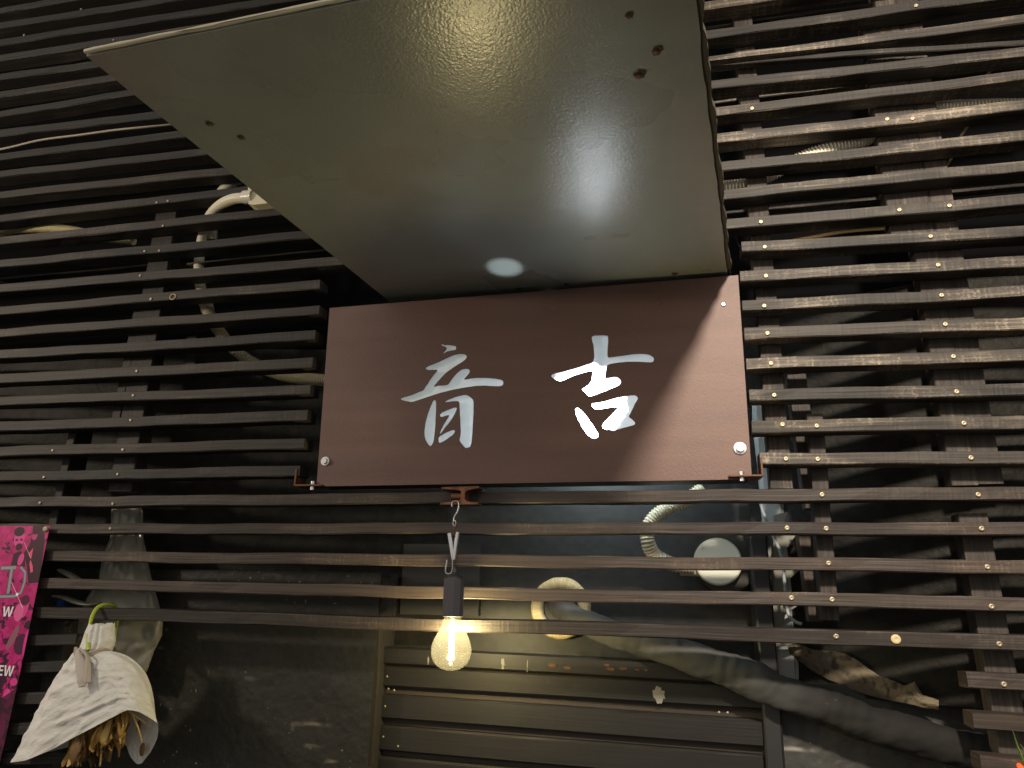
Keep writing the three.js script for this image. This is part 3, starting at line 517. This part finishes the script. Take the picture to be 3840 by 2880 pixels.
tube('thin_cable', [[-60, 572, 0.006], [40, 552, 0.006], [150, 526, 0.006], [300, 506, 0.006], [430, 488, 0.005], [520, 479, 0.003], [650, 466, -0.02], [760, 450, -0.04]], 0.0024, std([0.32, 0.28, 0.23], 0.5), 'thin grey cable lying along the upper left slats', 'cable', { seg: 60, sides: 8 });
tube('thin_cable', [[2850, 1880, -0.09], [2875, 1960, -0.09], [2905, 2020, -0.09], [2932, 2090, -0.09], [2942, 2180, -0.09], [2950, 2260, -0.09], [2960, 2310, -0.085], [2985, 2333, -0.08], [3006, 2340, -0.08]], 0.0026, std([0.32, 0.36, 0.38], 0.5), 'thin pale grey cable dangling in front of the concrete pier', 'cable', { seg: 60, sides: 8 });
tube('thin_cable', [[2600, 1000, -0.07], [2680, 880, -0.07], [2720, 850, -0.06], [2752, 880, -0.055], [2790, 950, -0.06], [2850, 1010, -0.07]], 0.0018, M.black, 'thin black wire looping at the canopy corner', 'cable', { seg: 40, sides: 6 });
tube('bamboo_stick', [[2960, 905, -0.045], [3060, 888, -0.045], [3140, 872, -0.045], [3230, 862, -0.045], [3317, 856, -0.045]], 0.0034, std([0.8, 0.58, 0.24], 0.5), 'long yellow bamboo stick lying behind the right-hand slats', 'stick', { seg: 30, sides: 8 });
tube('bamboo_stick', [[3560, 580, -0.05], [3598, 520, -0.05], [3628, 474, -0.05]], 0.0026, std([0.5, 0.4, 0.22], 0.6), 'upper short pale stick poking out between right-hand slats', 'stick', { seg: 8, sides: 6 });
tube('bamboo_stick', [[3535, 645, -0.05], [3556, 610, -0.05], [3572, 588, -0.05]], 0.0026, std([0.42, 0.34, 0.2], 0.6), 'lower stub of pale stick above the double batten', 'stick', { seg: 8, sides: 6 });
tube('bamboo_stick', [[3690, 300, -0.05], [3715, 262, -0.05], [3726, 248, -0.05]], 0.0026, std([0.55, 0.45, 0.27], 0.6), 'short pale stick nearest the upper right corner', 'stick', { seg: 8, sides: 6 });
{ // round junction box
  const c = at(2692, 2106, -0.165), t = thing('junction_box', 'round off-white junction box lid behind the slats', 'junction box', c), r = at(2783, 2106, -0.165).x - c.x;
  const lid = new THREE.LatheGeometry([[0.0001, 0.008], [r * 0.9, 0.0078], [r * 0.98, 0.006], [r, 0.003], [r, -0.01]].map(([x, y]) => new THREE.Vector2(x, y)), 40); lid.rotateX(Math.PI / 2); part('lid', lid, std([0.78, 0.78, 0.64], 0.45), t);
  const base = new THREE.CylinderGeometry(r * 1.3, r * 1.3, 0.03, 40); base.rotateX(Math.PI / 2); base.translate(0.012, 0, -0.028); part('back_box', base, std([0.06, 0.055, 0.045], 0.7), t);
  part('screw_head', smallHead, M.steel, t, V(-r * 0.62, r * 0.55, 0.009));
  const pipe = sweep([V(-r * 0.6, -r * 0.35, -0.01), V(-r * 1.6, -r * 0.32, -0.012)], 0.011, { seg: 4, sides: 14 }); part('pipe_stub', pipe, M.pvc, t);
}
{ // ring of the exhaust hole and the duct that leaves it
  const c = at(2101, 2280, -0.205), r = at(2214, 2280, -0.205).x - c.x, t = thing('vent_ring', 'pale yellow foam ring round the hole where the duct enters', 'ring', c);
  const g = new THREE.LatheGeometry([[r * 0.56, -0.01], [r * 0.6, 0.006], [r * 0.68, 0.011], [r * 0.88, 0.011], [r * 0.97, 0.007], [r, -0.012]].map(([x, y]) => new THREE.Vector2(x, y)), 64); g.rotateX(Math.PI / 2);
  const p = g.attributes.position; for (let i = 0; i < p.count; i++) { const n = 1 + 0.035 * (fbm(p.getX(i) * 80 + 50, p.getY(i) * 80 + 50, 999, 999, 3, 2) - 0.5); p.setXY(i, p.getX(i) * n, p.getY(i) * n); } g.computeVertexNormals();
  part('foam_ring', g, std([0.8, 0.66, 0.36], 0.9, { map: tex(128, 128, 0.05, 0.05, (u, v) => { const n = fbm(u * 8, v * 8, 8, 8, 151, 4); return mixc([0.5, 0.42, 0.36], [1, 1, 1], smooth(0.25, 0.5, n)); }) }), t);
  const hole = new THREE.CylinderGeometry(r * 0.62, r * 0.62, 0.008, 40); hole.rotateX(Math.PI / 2); hole.translate(0, 0, -0.006); part('dark_hole', hole, M.black, t);
}
{
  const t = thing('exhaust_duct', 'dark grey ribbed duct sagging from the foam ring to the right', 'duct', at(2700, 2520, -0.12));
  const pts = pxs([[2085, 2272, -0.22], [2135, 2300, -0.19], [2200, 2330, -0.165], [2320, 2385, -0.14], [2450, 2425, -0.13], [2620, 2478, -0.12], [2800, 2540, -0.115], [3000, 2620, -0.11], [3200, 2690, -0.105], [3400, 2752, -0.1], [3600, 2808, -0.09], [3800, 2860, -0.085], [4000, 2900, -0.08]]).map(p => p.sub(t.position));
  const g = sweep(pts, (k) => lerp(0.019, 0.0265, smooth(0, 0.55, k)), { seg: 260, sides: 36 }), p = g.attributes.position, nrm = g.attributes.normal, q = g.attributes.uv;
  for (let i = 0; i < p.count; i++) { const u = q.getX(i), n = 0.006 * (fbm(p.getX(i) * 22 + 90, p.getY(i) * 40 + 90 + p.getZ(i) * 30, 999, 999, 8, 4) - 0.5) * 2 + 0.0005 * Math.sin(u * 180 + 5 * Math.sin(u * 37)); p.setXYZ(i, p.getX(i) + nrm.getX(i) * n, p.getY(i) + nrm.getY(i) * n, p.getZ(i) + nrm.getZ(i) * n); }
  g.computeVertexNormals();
  part('duct_skin', g, std([0.6, 0.58, 0.56], 0.85, { map: tex(512, 256, 1.0, 0.3, (u, v) => { const n = fbm(u * 10, v * 6, 10, 6, 161, 5), sp = noise(u * 90, v * 60, 90, 60, 163); return mixc(mul(mixc([0.15, 0.155, 0.15], [0.013, 0.0115, 0.0105], smooth(0.3, 0.5, u + 0.12 * (n - 0.5))), 0.4 + 1.1 * n), [0.12, 0.12, 0.115], smooth(0.96, 0.985, sp) + 0.22 * smooth(0.62, 0.75, n)); }) }), t);  // end near the ring painted paler for the cool lamp light on it
}
{ // broken plaster edge above the duct
  const t = thing('broken_plaster', 'ragged strip of bare broken plaster above the duct', 'plaster', at(3200, 2530, -0.13)), top = [[2955, 2408], [3010, 2420], [3060, 2438], [3120, 2440], [3170, 2452], [3215, 2476], [3255, 2505], [3300, 2535], [3350, 2552], [3390, 2572], [3430, 2556], [3460, 2606], [3520, 2625]], bot = [[2960, 2436], [3010, 2475], [3060, 2510], [3110, 2535], [3170, 2560], [3215, 2580], [3255, 2592], [3300, 2604], [3350, 2615], [3390, 2622], [3430, 2630], [3460, 2640], [3520, 2648]];
  const lerpList = (l, s) => { const f = s * (l.length - 1), i = Math.min(l.length - 2, Math.floor(f)), k = f - i; return [lerp(l[i][0], l[i + 1][0], k), lerp(l[i][1], l[i + 1][1], k)]; };
  const g = grid(130, 16, (s, k) => { const a = lerpList(top, s), b = lerpList(bot, s), j = 5 * (fbm(s * 60, 3, 999, 9, 4, 3) - 0.5); const bulge = Math.sin(Math.PI * clamp(k)) ; return at(lerp(a[0], b[0], k), lerp(a[1] + j, b[1] + 14 + j * 0.5, k), (lerp(-0.21, -0.085, smooth(0.1, 0.52, at(lerp(a[0], b[0], k), 2500, -0.12).x)) + 0.012) + 0.007 * bulge * (0.5 + fbm(s * 40, k * 6, 999, 999, 6, 3))).sub(t.position); });
  part('plaster_lump', g, std([1, 1, 1], 0.95, { map: tex(256, 256, 0.1, 0.1, (u, v) => { const n = fbm(u * 9, v * 9, 9, 9, 171, 5); return mixc([0.06, 0.05, 0.032], [0.155, 0.125, 0.085], smooth(0.3, 0.5, n)); }), bumpMap: wallBump, bumpScale: 0.004 }), t);
}

// ---------------------------------------------------------------- poster
{
  const cw = 1024, chh = 2048, c = document.createElement('canvas'); c.width = cw; c.height = chh; const g = c.getContext('2d');
  const S = 1.06, X = (x, y) => cw - ((330 - (y - 60) * 0.199) - x) * S * 1.05, Y = (y) => (y - 60) * S * 1.05;
  g.fillStyle = '#d62a92'; g.fillRect(0, 0, cw, chh);
  for (let y = 0; y < chh; y += 4) for (let x = 0; x < cw; x += 4) {
    const d = y / chh, n = fbm(x / 70, y / 60, 9999, 9999, 191, 5), f = fbm(x / 26 + n * 5, y / 34, 9999, 9999, 195, 4), m = smooth(0.5, 0.54, f * 0.6 + n * 0.5 - 0.08 + 0.26 * (d - 0.3) - 0.05 * (d < 0.3 ? 1 : 0)), r = fbm(x / 40, y / 40, 9999, 9999, 197, 3);
    g.fillStyle = `rgb(${Math.round(lerp(158 + 58 * r, 40 + 36 * r, m))},${Math.round(lerp(8 + 50 * r * r, 5 + 8 * r, m))},${Math.round(lerp(84 + 58 * r, 28 + 26 * r, m))})`; g.fillRect(x, y, 4, 4);
  }
  const poly = (pts, col) => { g.fillStyle = col; g.beginPath(); pts.forEach(([x, y], i) => i ? g.lineTo(X(x, y), Y(y)) : g.moveTo(X(x, y), Y(y))); g.closePath(); g.fill(); };
  const blob = (x, y, rx, ry, col, rot = 0) => { g.fillStyle = col; g.beginPath(); g.ellipse(X(x, y), Y(y), rx * S, ry * S, rot, 0, 7); g.fill(); };
  poly([[190, 60], [290, 60], [290, 200], [262, 440], [170, 450], [150, 330], [120, 250], [160, 200], [185, 150]], '#3a0a22');   // dark coat
  blob(80, 150, 46, 58, '#e0489c'); blob(78, 100, 46, 34, '#2a0a1c'); blob(80, 205, 30, 26, '#3a0a24'); blob(60, 158, 14, 8, '#4a1030'); blob(98, 156, 14, 8, '#4a1030');
  poly([[20, 330], [40, 250], [90, 232], [130, 260], [140, 340]], '#3d0c28'); blob(100, 290, 24, 44, '#e2489c', 0.2); blob(208, 128, 22, 32, '#c83a86'); blob(210, 108, 24, 12, '#33091f'); poly([[180, 290], [200, 330], [205, 370], [185, 380], [172, 320]], '#ee5a86'); poly([[160, 250], [200, 210], [185, 290]], '#f0527c');
  blob(140, 600, 44, 78, '#df3f94'); blob(150, 560, 40, 36, '#5c1238'); blob(100, 640, 40, 60, '#e564a4'); blob(60, 800, 26, 90, '#93606e', 0.4); blob(130, 840, 60, 70, '#4c0f3c'); blob(175, 830, 22, 90, '#e03a96');
  blob(90, 1075, 34, 26, '#dd3a94'); blob(40, 1150, 34, 34, '#e5459c'); blob(20, 1360, 30, 60, '#dd3a94'); blob(60, 1440, 26, 30, '#d2308c'); poly([[100, 1120], [140, 1050], [110, 1300], [60, 1500], [20, 1620], [-200, 1620], [-120, 1240]], 'rgba(52,8,34,.72)');
  g.strokeStyle = '#8d8b98'; g.lineWidth = 26 * S; g.lineJoin = 'round';
  const line = (pts, w, col) => { g.strokeStyle = col; g.lineWidth = w * S; g.beginPath(); pts.forEach(([x, y], i) => i ? g.lineTo(X(x, y), Y(y)) : g.moveTo(X(x, y), Y(y))); g.stroke(); };
  for (const [w, col] of [[34, '#55535f'], [22, '#9b99a6']]) { line([[-60, 350], [64, 345]], w, col); line([[30, 350], [6, 520]], w, col); line([[100, 340], [140, 375], [138, 440], [110, 510], [60, 535], [-60, 540]], w * 0.8, col); }
  line([[30, 440], [130, 610]], 3, '#ffe8f4'); blob(80, 522, 11, 11, '#fff'); line([[120, 170], [180, 280]], 3, '#ffc8e0');
  g.fillStyle = '#f2eef2'; g.font = `bold ${Math.round(96 * S)}px sans-serif`; g.textAlign = 'right'; g.fillText('W', X(48, 660), Y(668)); g.fillText('EW', X(78, 1030), Y(1042));
  const map = new THREE.CanvasTexture(c); map.colorSpace = THREE.SRGBColorSpace;
  const T = at(187, 1972, 0.010), B = at(12, 2850, 0.010), o = V((T.x + B.x) / 2, 0, 0.01), down = B.clone().sub(T), hgt = down.length() * 1.35;
  const wid = 0.245;
  const t = thing('poster', 'pink and maroon printed poster hanging on the slats at the left edge', 'poster', T.clone().addScaledVector(down, 0.5)); void o;
  const dn = down.clone().normalize();
  const f = (s, k) => T.clone().addScaledVector(dn, k * hgt).add(V(-(1 - s) * wid, 0, 0)).add(V(0, 0, 0.004 * Math.sin(k * 5 + s * 3) * k + 0.006 * smooth(0.85, 1, s) * k)).sub(t.position);
  part('sheet', grid(24, 40, f, (s, k) => [s * 0.999, 1 - k * hgt / (wid * 2)]), std([1, 1, 1], 0.38, { map }), t);
  part('drawing_pin', new THREE.SphereGeometry(0.005, 12, 8).scale(1, 1, 0.5), std([0.4, 0.42, 0.25], 0.4), t, T.clone().add(V(-0.007, -0.006, 0.002)).sub(t.position));
}

// ---------------------------------------------------------------- plastic bag behind the slats
{
  const t = thing('plastic_bag', 'translucent grey plastic bag hanging behind the lower left slats', 'bag', at(440, 2100, -0.08));
  const k = (x, y) => [x / 1.728, 1920 + y / 1.728];
  const left = [[735, -90], [720, 0], [715, 160], [660, 300], [640, 440], [560, 560], [510, 700], [470, 820], [455, 920], [500, 1010], [640, 1070]], right = [[905, -90], [925, 0], [930, 160], [962, 340], [985, 440], [1020, 560], [1056, 690], [1050, 800], [1000, 900], [965, 1000], [930, 1085]];
  const pick = (l, s) => { const f = s * (l.length - 1), i = Math.min(l.length - 2, Math.floor(f)); return [lerp(l[i][0], l[i + 1][0], f - i), lerp(l[i][1], l[i + 1][1], f - i)]; };
  const g = grid(60, 60, (s, q) => { const a = pick(left, q), b = pick(right, q), ang = s * Math.PI * 2, c = 0.5 - 0.5 * Math.cos(ang), [u, v] = k(lerp(a[0], b[0], c), lerp(a[1], b[1], c)), depth = 0.022 * Math.sin(Math.PI * clamp(q * 0.93 + 0.05)) + 0.003; const w = 0.008 * (fbm(s * 12, q * 9, 12, 999, 5, 3) - 0.5) * 2 - 0.016 * Math.abs(noise(s * 18 + 2 * q, q * 6, 999, 999, 31) - 0.5); return at(u, v, -0.075 + Math.sin(ang) * depth + w).sub(t.position); }, (s, q) => [s * 0.2, q * 0.3]);
  part('bag_body', g, phys([0.5, 0.48, 0.41], 0.28, { transmission: 0.5, thickness: 0, specularIntensity: 1 }), t);
  const flap = (pts, z, lab) => { const c = pts.map(([x, y]) => at(...k(x, y), z).sub(t.position)); part('bag_handle', sweep(c, (s) => 0.010 * (0.45 + 0.75 * Math.sin(Math.PI * clamp(s * 0.9 + 0.1))), { seg: 30, sides: 12, flat: 0.35 }), phys([0.42, 0.4, 0.33], 0.4, { transmission: 0.3, thickness: 0 }), t, null, lab); };
  flap([[385, 375], [440, 400], [500, 435], [560, 470]], -0.05); flap([[350, 545], [420, 555], [500, 585], [580, 600], [650, 590]], -0.05);
  const cap = single('bottle_cap', (() => { const g2 = new THREE.CylinderGeometry(0.007, 0.0075, 0.01, 18); g2.rotateX(1.2); return g2; })(), std([0.02, 0.05, 0.22], 0.4), 'small blue plastic cap behind the slats beside the poster', 'cap', null, at(...k(400, 592), -0.05)); void cap;
}

// ---------------------------------------------------------------- wrapped bundle of dried leaves
{
  const q = (x, y, z) => at(40 + x / 2.44, 2200 + y / 2.44, z), t = thing('leaf_bundle', 'bundle of dried leaves wrapped in white paper hanging from a slat', 'bundle', q(760, 600, 0.03)), o = t.position, loc = (x, y, z) => q(x, y, z).sub(o);
  const cloth = phys([0.78, 0.765, 0.73], 0.82, { map: tex(256, 256, 0.2, 0.2, (u, v) => mul([1, 1, 1], 0.86 + 0.2 * fbm(u * 9, v * 9, 9, 9, 181, 4)), true), bumpMap: tex(256, 256, 0.15, 0.15, (u, v) => fbm(u * 10, v * 10, 10, 10, 183, 5), false), bumpScale: 0.003, transmission: 0.06, thickness: 0 });
  // rim of the open skirt, as seen from the front: x, y in the survey view and depth
  const rim = [[0, 1608, 0.035], [150, 1585, 0.052], [400, 1472, 0.07], [650, 1342, 0.08], [900, 1212, 0.082], [1062, 1132, 0.076], [1180, 1150, 0.072], [1345, 1252, 0.045], [1345, 1380, 0.02], [1290, 1500, 0.006], [1205, 1610, 0.0], [1155, 1622, -0.002], [1100, 1560, -0.004], [1050, 1450, -0.008], [900, 1420, -0.02], [650, 1440, -0.02], [400, 1500, -0.012], [180, 1560, 0.0], [60, 1602, 0.015]];
  const rc = new THREE.CatmullRomCurve3(rim.map(([x, y, z]) => loc(x, y, z)), true, 'catmullrom', 0.25), NR = 150;
  const rimPts = rc.getPoints(NR), tie = (a) => { const c = loc(757, 606, 0.03), rx = loc(900, 606, 0.03).x - c.x; return V(c.x - Math.cos(a) * rx, c.y + 0.004 * Math.sin(3 * a), c.z + Math.sin(a) * 0.02); };
  const skirt = grid(NR, 46, (s, k) => {
    const i = s * NR, b = rimPts[Math.floor(i) % NR].clone().lerp(rimPts[Math.ceil(i) % NR], i % 1), ang = s * 1.0 * Math.PI * 2 * 0.98, a = tie(ang * (s < 0.5 ? 1 : 1)), p = a.clone().lerp(b, k);
    const out = V(b.x - 0.0, 0, b.z - 0.0).normalize(), hump = Math.sin(Math.PI * Math.pow(k, 0.75)), rightness = smooth(0.25, 0.45, s) * smooth(0.75, 0.5, s);
    p.addScaledVector(out, hump * (0.012 + 0.022 * rightness));
    p.y += hump * (0.004 + 0.018 * rightness);
    const fold = Math.sin(s * 70 + 4 * fbm(s * 8, k * 2, 8, 99, 3, 2)) * 0.0022 * (1 - k) * smooth(0, 0.15, k) + 0.004 * (fbm(s * 20, k * 9, 20, 999, 9, 3) - 0.5) * smooth(0, 0.2, k) - 0.006 * Math.abs(noise(s * 16 + 2.2 * k, k * 7 - s * 9, 999, 999, 77) - 0.5) * smooth(0, 0.2, k) * smooth(1, 0.8, k) - 0.003 * Math.abs(noise(s * 34 - 3 * k, k * 15 + s * 20, 999, 999, 78) - 0.5) * smooth(0, 0.2, k) + 0.0028 * Math.exp(-Math.pow((k - 0.78 - 0.1 * (s - 0.2)) / 0.018, 2)) * smooth(0.06, 0.12, s) * smooth(0.34, 0.28, s);
    return p.addScaledVector(out, fold).add(V(0, 0, fold * 0.8));
  }, (s, k) => [s * 0.5, k * 0.25]);
  part('paper_wrap', skirt, cloth, t);
  // gathered neck above the tie
  const neckL = [[610, 612], [650, 560], [668, 500], [690, 420], [722, 345]], neckR = [[900, 606], [925, 560], [948, 500], [945, 420], [945, 335]];
  const pick = (l, s) => { const f = s * (l.length - 1), i = Math.min(l.length - 2, Math.floor(f)); return [lerp(l[i][0], l[i + 1][0], f - i), lerp(l[i][1], l[i + 1][1], f - i)]; };
  const neck = grid(96, 30, (s, k) => { const a = pick(neckL, k), b = pick(neckR, k), ang = s * Math.PI * 2, pl = 1 + 0.13 * Math.sin(s * 70 + Math.sin(s * 23) * 2 + 2 * k), c = 0.5 - 0.5 * Math.cos(ang), p = loc(lerp(a[0], b[0], c), lerp(a[1], b[1], c) + 8 * Math.sin(s * 44) * k, 0.028); p.z += Math.sin(ang) * lerp(0.02, 0.012, k) * pl; return p; }, (s, k) => [s * 0.2, k * 0.1]);
  part('gathered_neck', neck, cloth, t);
  const ties = []; for (let r = 0; r < 3; r++) { const pts = []; for (let i = 0; i < 16; i++) { const a = i / 16 * Math.PI * 2, p = tie(a); p.y += (r - 1) * 0.0035; p.x = p.x * 1.02; pts.push(p.add(V(0, 0, 0.002 * Math.sin(a)))); } ties.push(sweep(pts, 0.0026, { seg: 60, sides: 6, closed: true })); }
  const twine = std([0.42, 0.36, 0.31], 0.9); part('tie', mergeGeometries(ties), twine, t);
  part('tie_end', sweep([loc(640, 560, 0.056), loc(612, 590, 0.062), loc(640, 700, 0.07), loc(665, 820, 0.077), loc(655, 915, 0.082)], (s) => 0.003 + 0.0065 * smooth(0, 0.6, s) * (1 - 0.6 * smooth(0.85, 1, s)), { seg: 40, sides: 10, flat: 0.4 }), std([0.5, 0.44, 0.4], 0.85), t);
  part('tie_end', sweep([loc(660, 575, 0.058), loc(700, 640, 0.064), loc(708, 760, 0.073), loc(700, 880, 0.079)], (s) => 0.003 + 0.003 * s, { seg: 40, sides: 10, flat: 0.4 }), std([0.5, 0.44, 0.4], 0.85), t);
  const wireMat = std([0.42, 0.52, 0.05], 0.4);
  part('hanging_wire', sweep([loc(712, 585, 0.05), loc(708, 500, 0.042), loc(722, 380, 0.03), loc(748, 265, 0.018), loc(795, 190, 0.006), loc(850, 166, -0.006), loc(915, 168, -0.018), loc(955, 185, -0.03), loc(972, 225, -0.041), loc(975, 300, -0.043), loc(965, 360, -0.03), loc(950, 450, 0.0), loc(940, 560, 0.012)], 0.0031, { seg: 90, sides: 10 }), wireMat, t);
  // the dried leaves that hang out of the mouth
  const leafMats = [[0.5, 0.3, 0.07], [0.38, 0.22, 0.055], [0.6, 0.41, 0.13], [0.2, 0.11, 0.035], [0.14, 0.075, 0.03]].map(c => phys(c, 0.75, { transmission: 0.15, thickness: 0 }));
  for (let i = 0; i < 120; i++) {
    const f = rnd(), x0 = lerp(560, 1080, f) + rr(-30, 30), y0 = lerp(1400, 1130, f) + rr(-30, 20), z0 = rr(0.012, 0.062), len = rr(150, 330) * (i % 7 === 0 ? 1.25 : 1), x1 = x0 + rr(-120, 80), y1 = Math.min(y0 + len, 1650), w = rr(0.0012, 0.0068), c = [loc(x0, y0, z0), loc(lerp(x0, x1, 0.4) + rr(-25, 25), lerp(y0, y1, 0.4), z0 + rr(-0.01, 0.012)), loc(lerp(x0, x1, 0.75) + rr(-20, 20), lerp(y0, y1, 0.75), z0 + rr(-0.012, 0.014)), loc(x1, y1, z0 + rr(-0.02, 0.02))];
    part('dried_leaf', sweep(c, (s) => w * (0.35 + Math.sin(Math.PI * clamp(s * 0.92 + 0.08))), { seg: 14, sides: 6, flat: rr(0.1, 0.22) }), leafMats[Math.floor(rnd() * (y0 < 1250 ? 3.6 : 5))], t);
  }
  for (const [a, b, c, d] of [[1080, 1140, 1265, 1275], [1120, 1170, 1200, 1420], [840, 1300, 815, 1640]]) part('dry_stalk', sweep([loc(a, b, 0.055), loc((a + c) / 2 + 6, (b + d) / 2, 0.052), loc(c, d, 0.04)], 0.0014, { seg: 10, sides: 6 }), leafMats[2], t);
  for (const [x, y, s] of [[1205, 1490, 1], [1172, 1270, 0.8]]) { const g = new THREE.SphereGeometry(0.006 * s, 10, 8); g.scale(0.9, 1.7, 0.35); part('brown_spot', g, leafMats[4], t, loc(x, y, 0.014)); }
}

// ---------------------------------------------------------------- plant at the lower right corner
{
  const t = thing('potted_flower', 'orange flower with green blade leaves in the lower right corner', 'plant', at(3830, 3050, 0.1));
  const o = t.position, loc = (u, v, z) => at(u, v, z).sub(o), green = std([0.1, 0.17, 0.035], 0.5);
  const pale = std([0.26, 0.3, 0.1], 0.5);
  part('leaf', sweep([loc(3900, 2960, 0.1), loc(3850, 2880, 0.1), loc(3820, 2810, 0.1), loc(3797, 2738, 0.1)], (s) => 0.0075 * (1 - s) + 0.0006, { seg: 24, sides: 8, flat: 0.25 }), green, t);
  part('leaf', sweep([loc(3920, 2940, 0.09), loc(3870, 2850, 0.09), loc(3825, 2790, 0.092)], (s) => 0.006 * (1 - s) + 0.0005, { seg: 20, sides: 8, flat: 0.25 }), pale, t);
  part('stem', sweep([loc(3900, 3300, 0.1), loc(3870, 3050, 0.1), loc(3876, 2935, 0.1)], 0.003, { seg: 12, sides: 8 }), green, t);
  for (let i = 0; i < 6; i++) { const a = i / 6 * 6.283, c = loc(3880, 2925, 0.105), g = new THREE.SphereGeometry(0.011, 14, 10); g.scale(1.25, 0.6, 0.35); g.translate(0.009, 0, 0); g.rotateZ(a); g.rotateX(-0.7); part('petal', g, std([0.72, 0.12, 0.035], 0.55), t, c); }
  const bottom = t.worldToLocal(V(0, 0.02, 0)).y, pot = new THREE.LatheGeometry([[0.001, 0], [0.09, 0], [0.12, 0.24], [0.125, 0.25], [0.11, 0.25], [0.001, 0.22]].map(([x, y]) => new THREE.Vector2(x, y)), 28);
  part('pot', pot, std([0.2, 0.08, 0.045], 0.8), t, V(0.05, bottom - 0.02, 0)); part('stem', sweep([V(0.05, bottom + 0.2, 0), V(0.045, -0.25, 0), loc(3900, 3290, 0.1)], 0.0032, { seg: 12, sides: 8 }), green, t);
}

// ---------------------------------------------------------------- the two lamps that light the wall, outside the frame
{
  const [x, y, z] = KEY.at, aim = V(...KEY.aim), t = thing('street_spotlight', 'warm spotlight on a pole facing the slatted wall', 'spotlight', V(x + 0.1, 0, z + 0.35)), o = t.position, dir = aim.clone().sub(V(x, y, z)).normalize();
  const qn = new THREE.Quaternion().setFromUnitVectors(V(0, 1, 0), dir);
  part('pole', new THREE.CylinderGeometry(0.03, 0.035, 3.1, 20), M.black, t, V(0, 1.55, 0));
  part('arm', sweep([V(0, 3.0, 0), V(x - o.x, 3.02, z - o.z + 0.14), V(x - o.x - dir.x * 0.1, y - dir.y * 0.1, z - o.z - dir.z * 0.1)], 0.012, { seg: 20, sides: 10 }), M.black, t);
  const hood = part('hood', new THREE.LatheGeometry([[0.001, -0.13], [0.03, -0.13], [0.045, -0.1], [0.06, -0.02], [0.062, 0.0], [0.058, 0.0], [0.05, -0.02]].map(([a, b]) => new THREE.Vector2(a, b)), 28), M.black, t, V(x, y, z).sub(o)); hood.quaternion.copy(qn);
  const lens = part('lens', new THREE.CylinderGeometry(0.05, 0.05, 0.004, 28), std([0.9, 0.85, 0.75], 0.4, { emissive: new THREE.Color().setRGB(...KEY.color), emissiveIntensity: 6 }), t, V(x, y, z).sub(o).addScaledVector(dir, -0.012)); lens.quaternion.copy(qn);
  const s = new THREE.SpotLight(new THREE.Color().setRGB(...KEY.color), KEY.power, 0, 0.49, 0.9, 2); s.position.set(x, y, z).addScaledVector(dir, 0.01); s.target.position.copy(aim); s.shadow.radius = 4.4; s.castShadow = true; scene.add(s, s.target);
}
{
  const [x, y, z] = SIDE.at, t = thing('wall_lantern', 'warm glass lantern on an iron arm left of the poster', 'lantern', V(x, y, 0)), o = t.position;
  part('arm', sweep([V(0, 0.2, -0.1), V(0, 0.22, z * 0.5), V(0, 0.2, z), V(0, 0.12, z)], 0.01, { seg: 30, sides: 10 }), M.black, t);
  part('lantern_cap', new THREE.ConeGeometry(0.09, 0.06, 20), M.black, t, V(0, 0.1, z));
  part('lamp_globe', new THREE.SphereGeometry(0.05, 24, 16), std([0.9, 0.8, 0.6], 0.4, { emissive: new THREE.Color().setRGB(...SIDE.color), emissiveIntensity: 4 }), t, V(0, 0, z));
  const p = new THREE.PointLight(new THREE.Color().setRGB(...SIDE.color), SIDE.power, 0, 2); p.position.set(x, y, z); p.shadow.radius = 2.5; p.castShadow = true; scene.add(p); void o;
}

{ // made-up uplight, added only to throw the cool spot on the plate
  const hole = atY(1893, 1003, 2.131), t = thing('added_uplight', 'added cool uplight that makes the light spot on the canopy plate', 'uplight', V(-0.3, 0, 1.3)), dir = hole.clone().sub(V(-0.3, 0.06, 1.3)).normalize();
  part('housing', new THREE.LatheGeometry([[0.001, 0.05], [0.04, 0.05], [0.05, 0.055], [0.06, 0.02], [0.06, 0]].map(([a, b]) => new THREE.Vector2(a, b)), 28), M.steel, t);
  part('lens', new THREE.CylinderGeometry(0.035, 0.035, 0.004, 24), std([0.8, 0.85, 0.9], 0.4, { emissive: new THREE.Color().setRGB(0.75, 0.9, 1), emissiveIntensity: 2 }), t, V(0, 0.054, 0));
  const s = new THREE.SpotLight(new THREE.Color().setRGB(0.8, 0.93, 1), ADDED_UPLIGHT_POWER * 1.3, 0, 0.015, 0.5, 2); s.position.set(-0.3, 0.06, 1.3); s.target.position.copy(hole); s.shadow.radius = 0.2; s.castShadow = true; scene.add(s, s.target); void dir;
}
renderer.render(scene, camera);
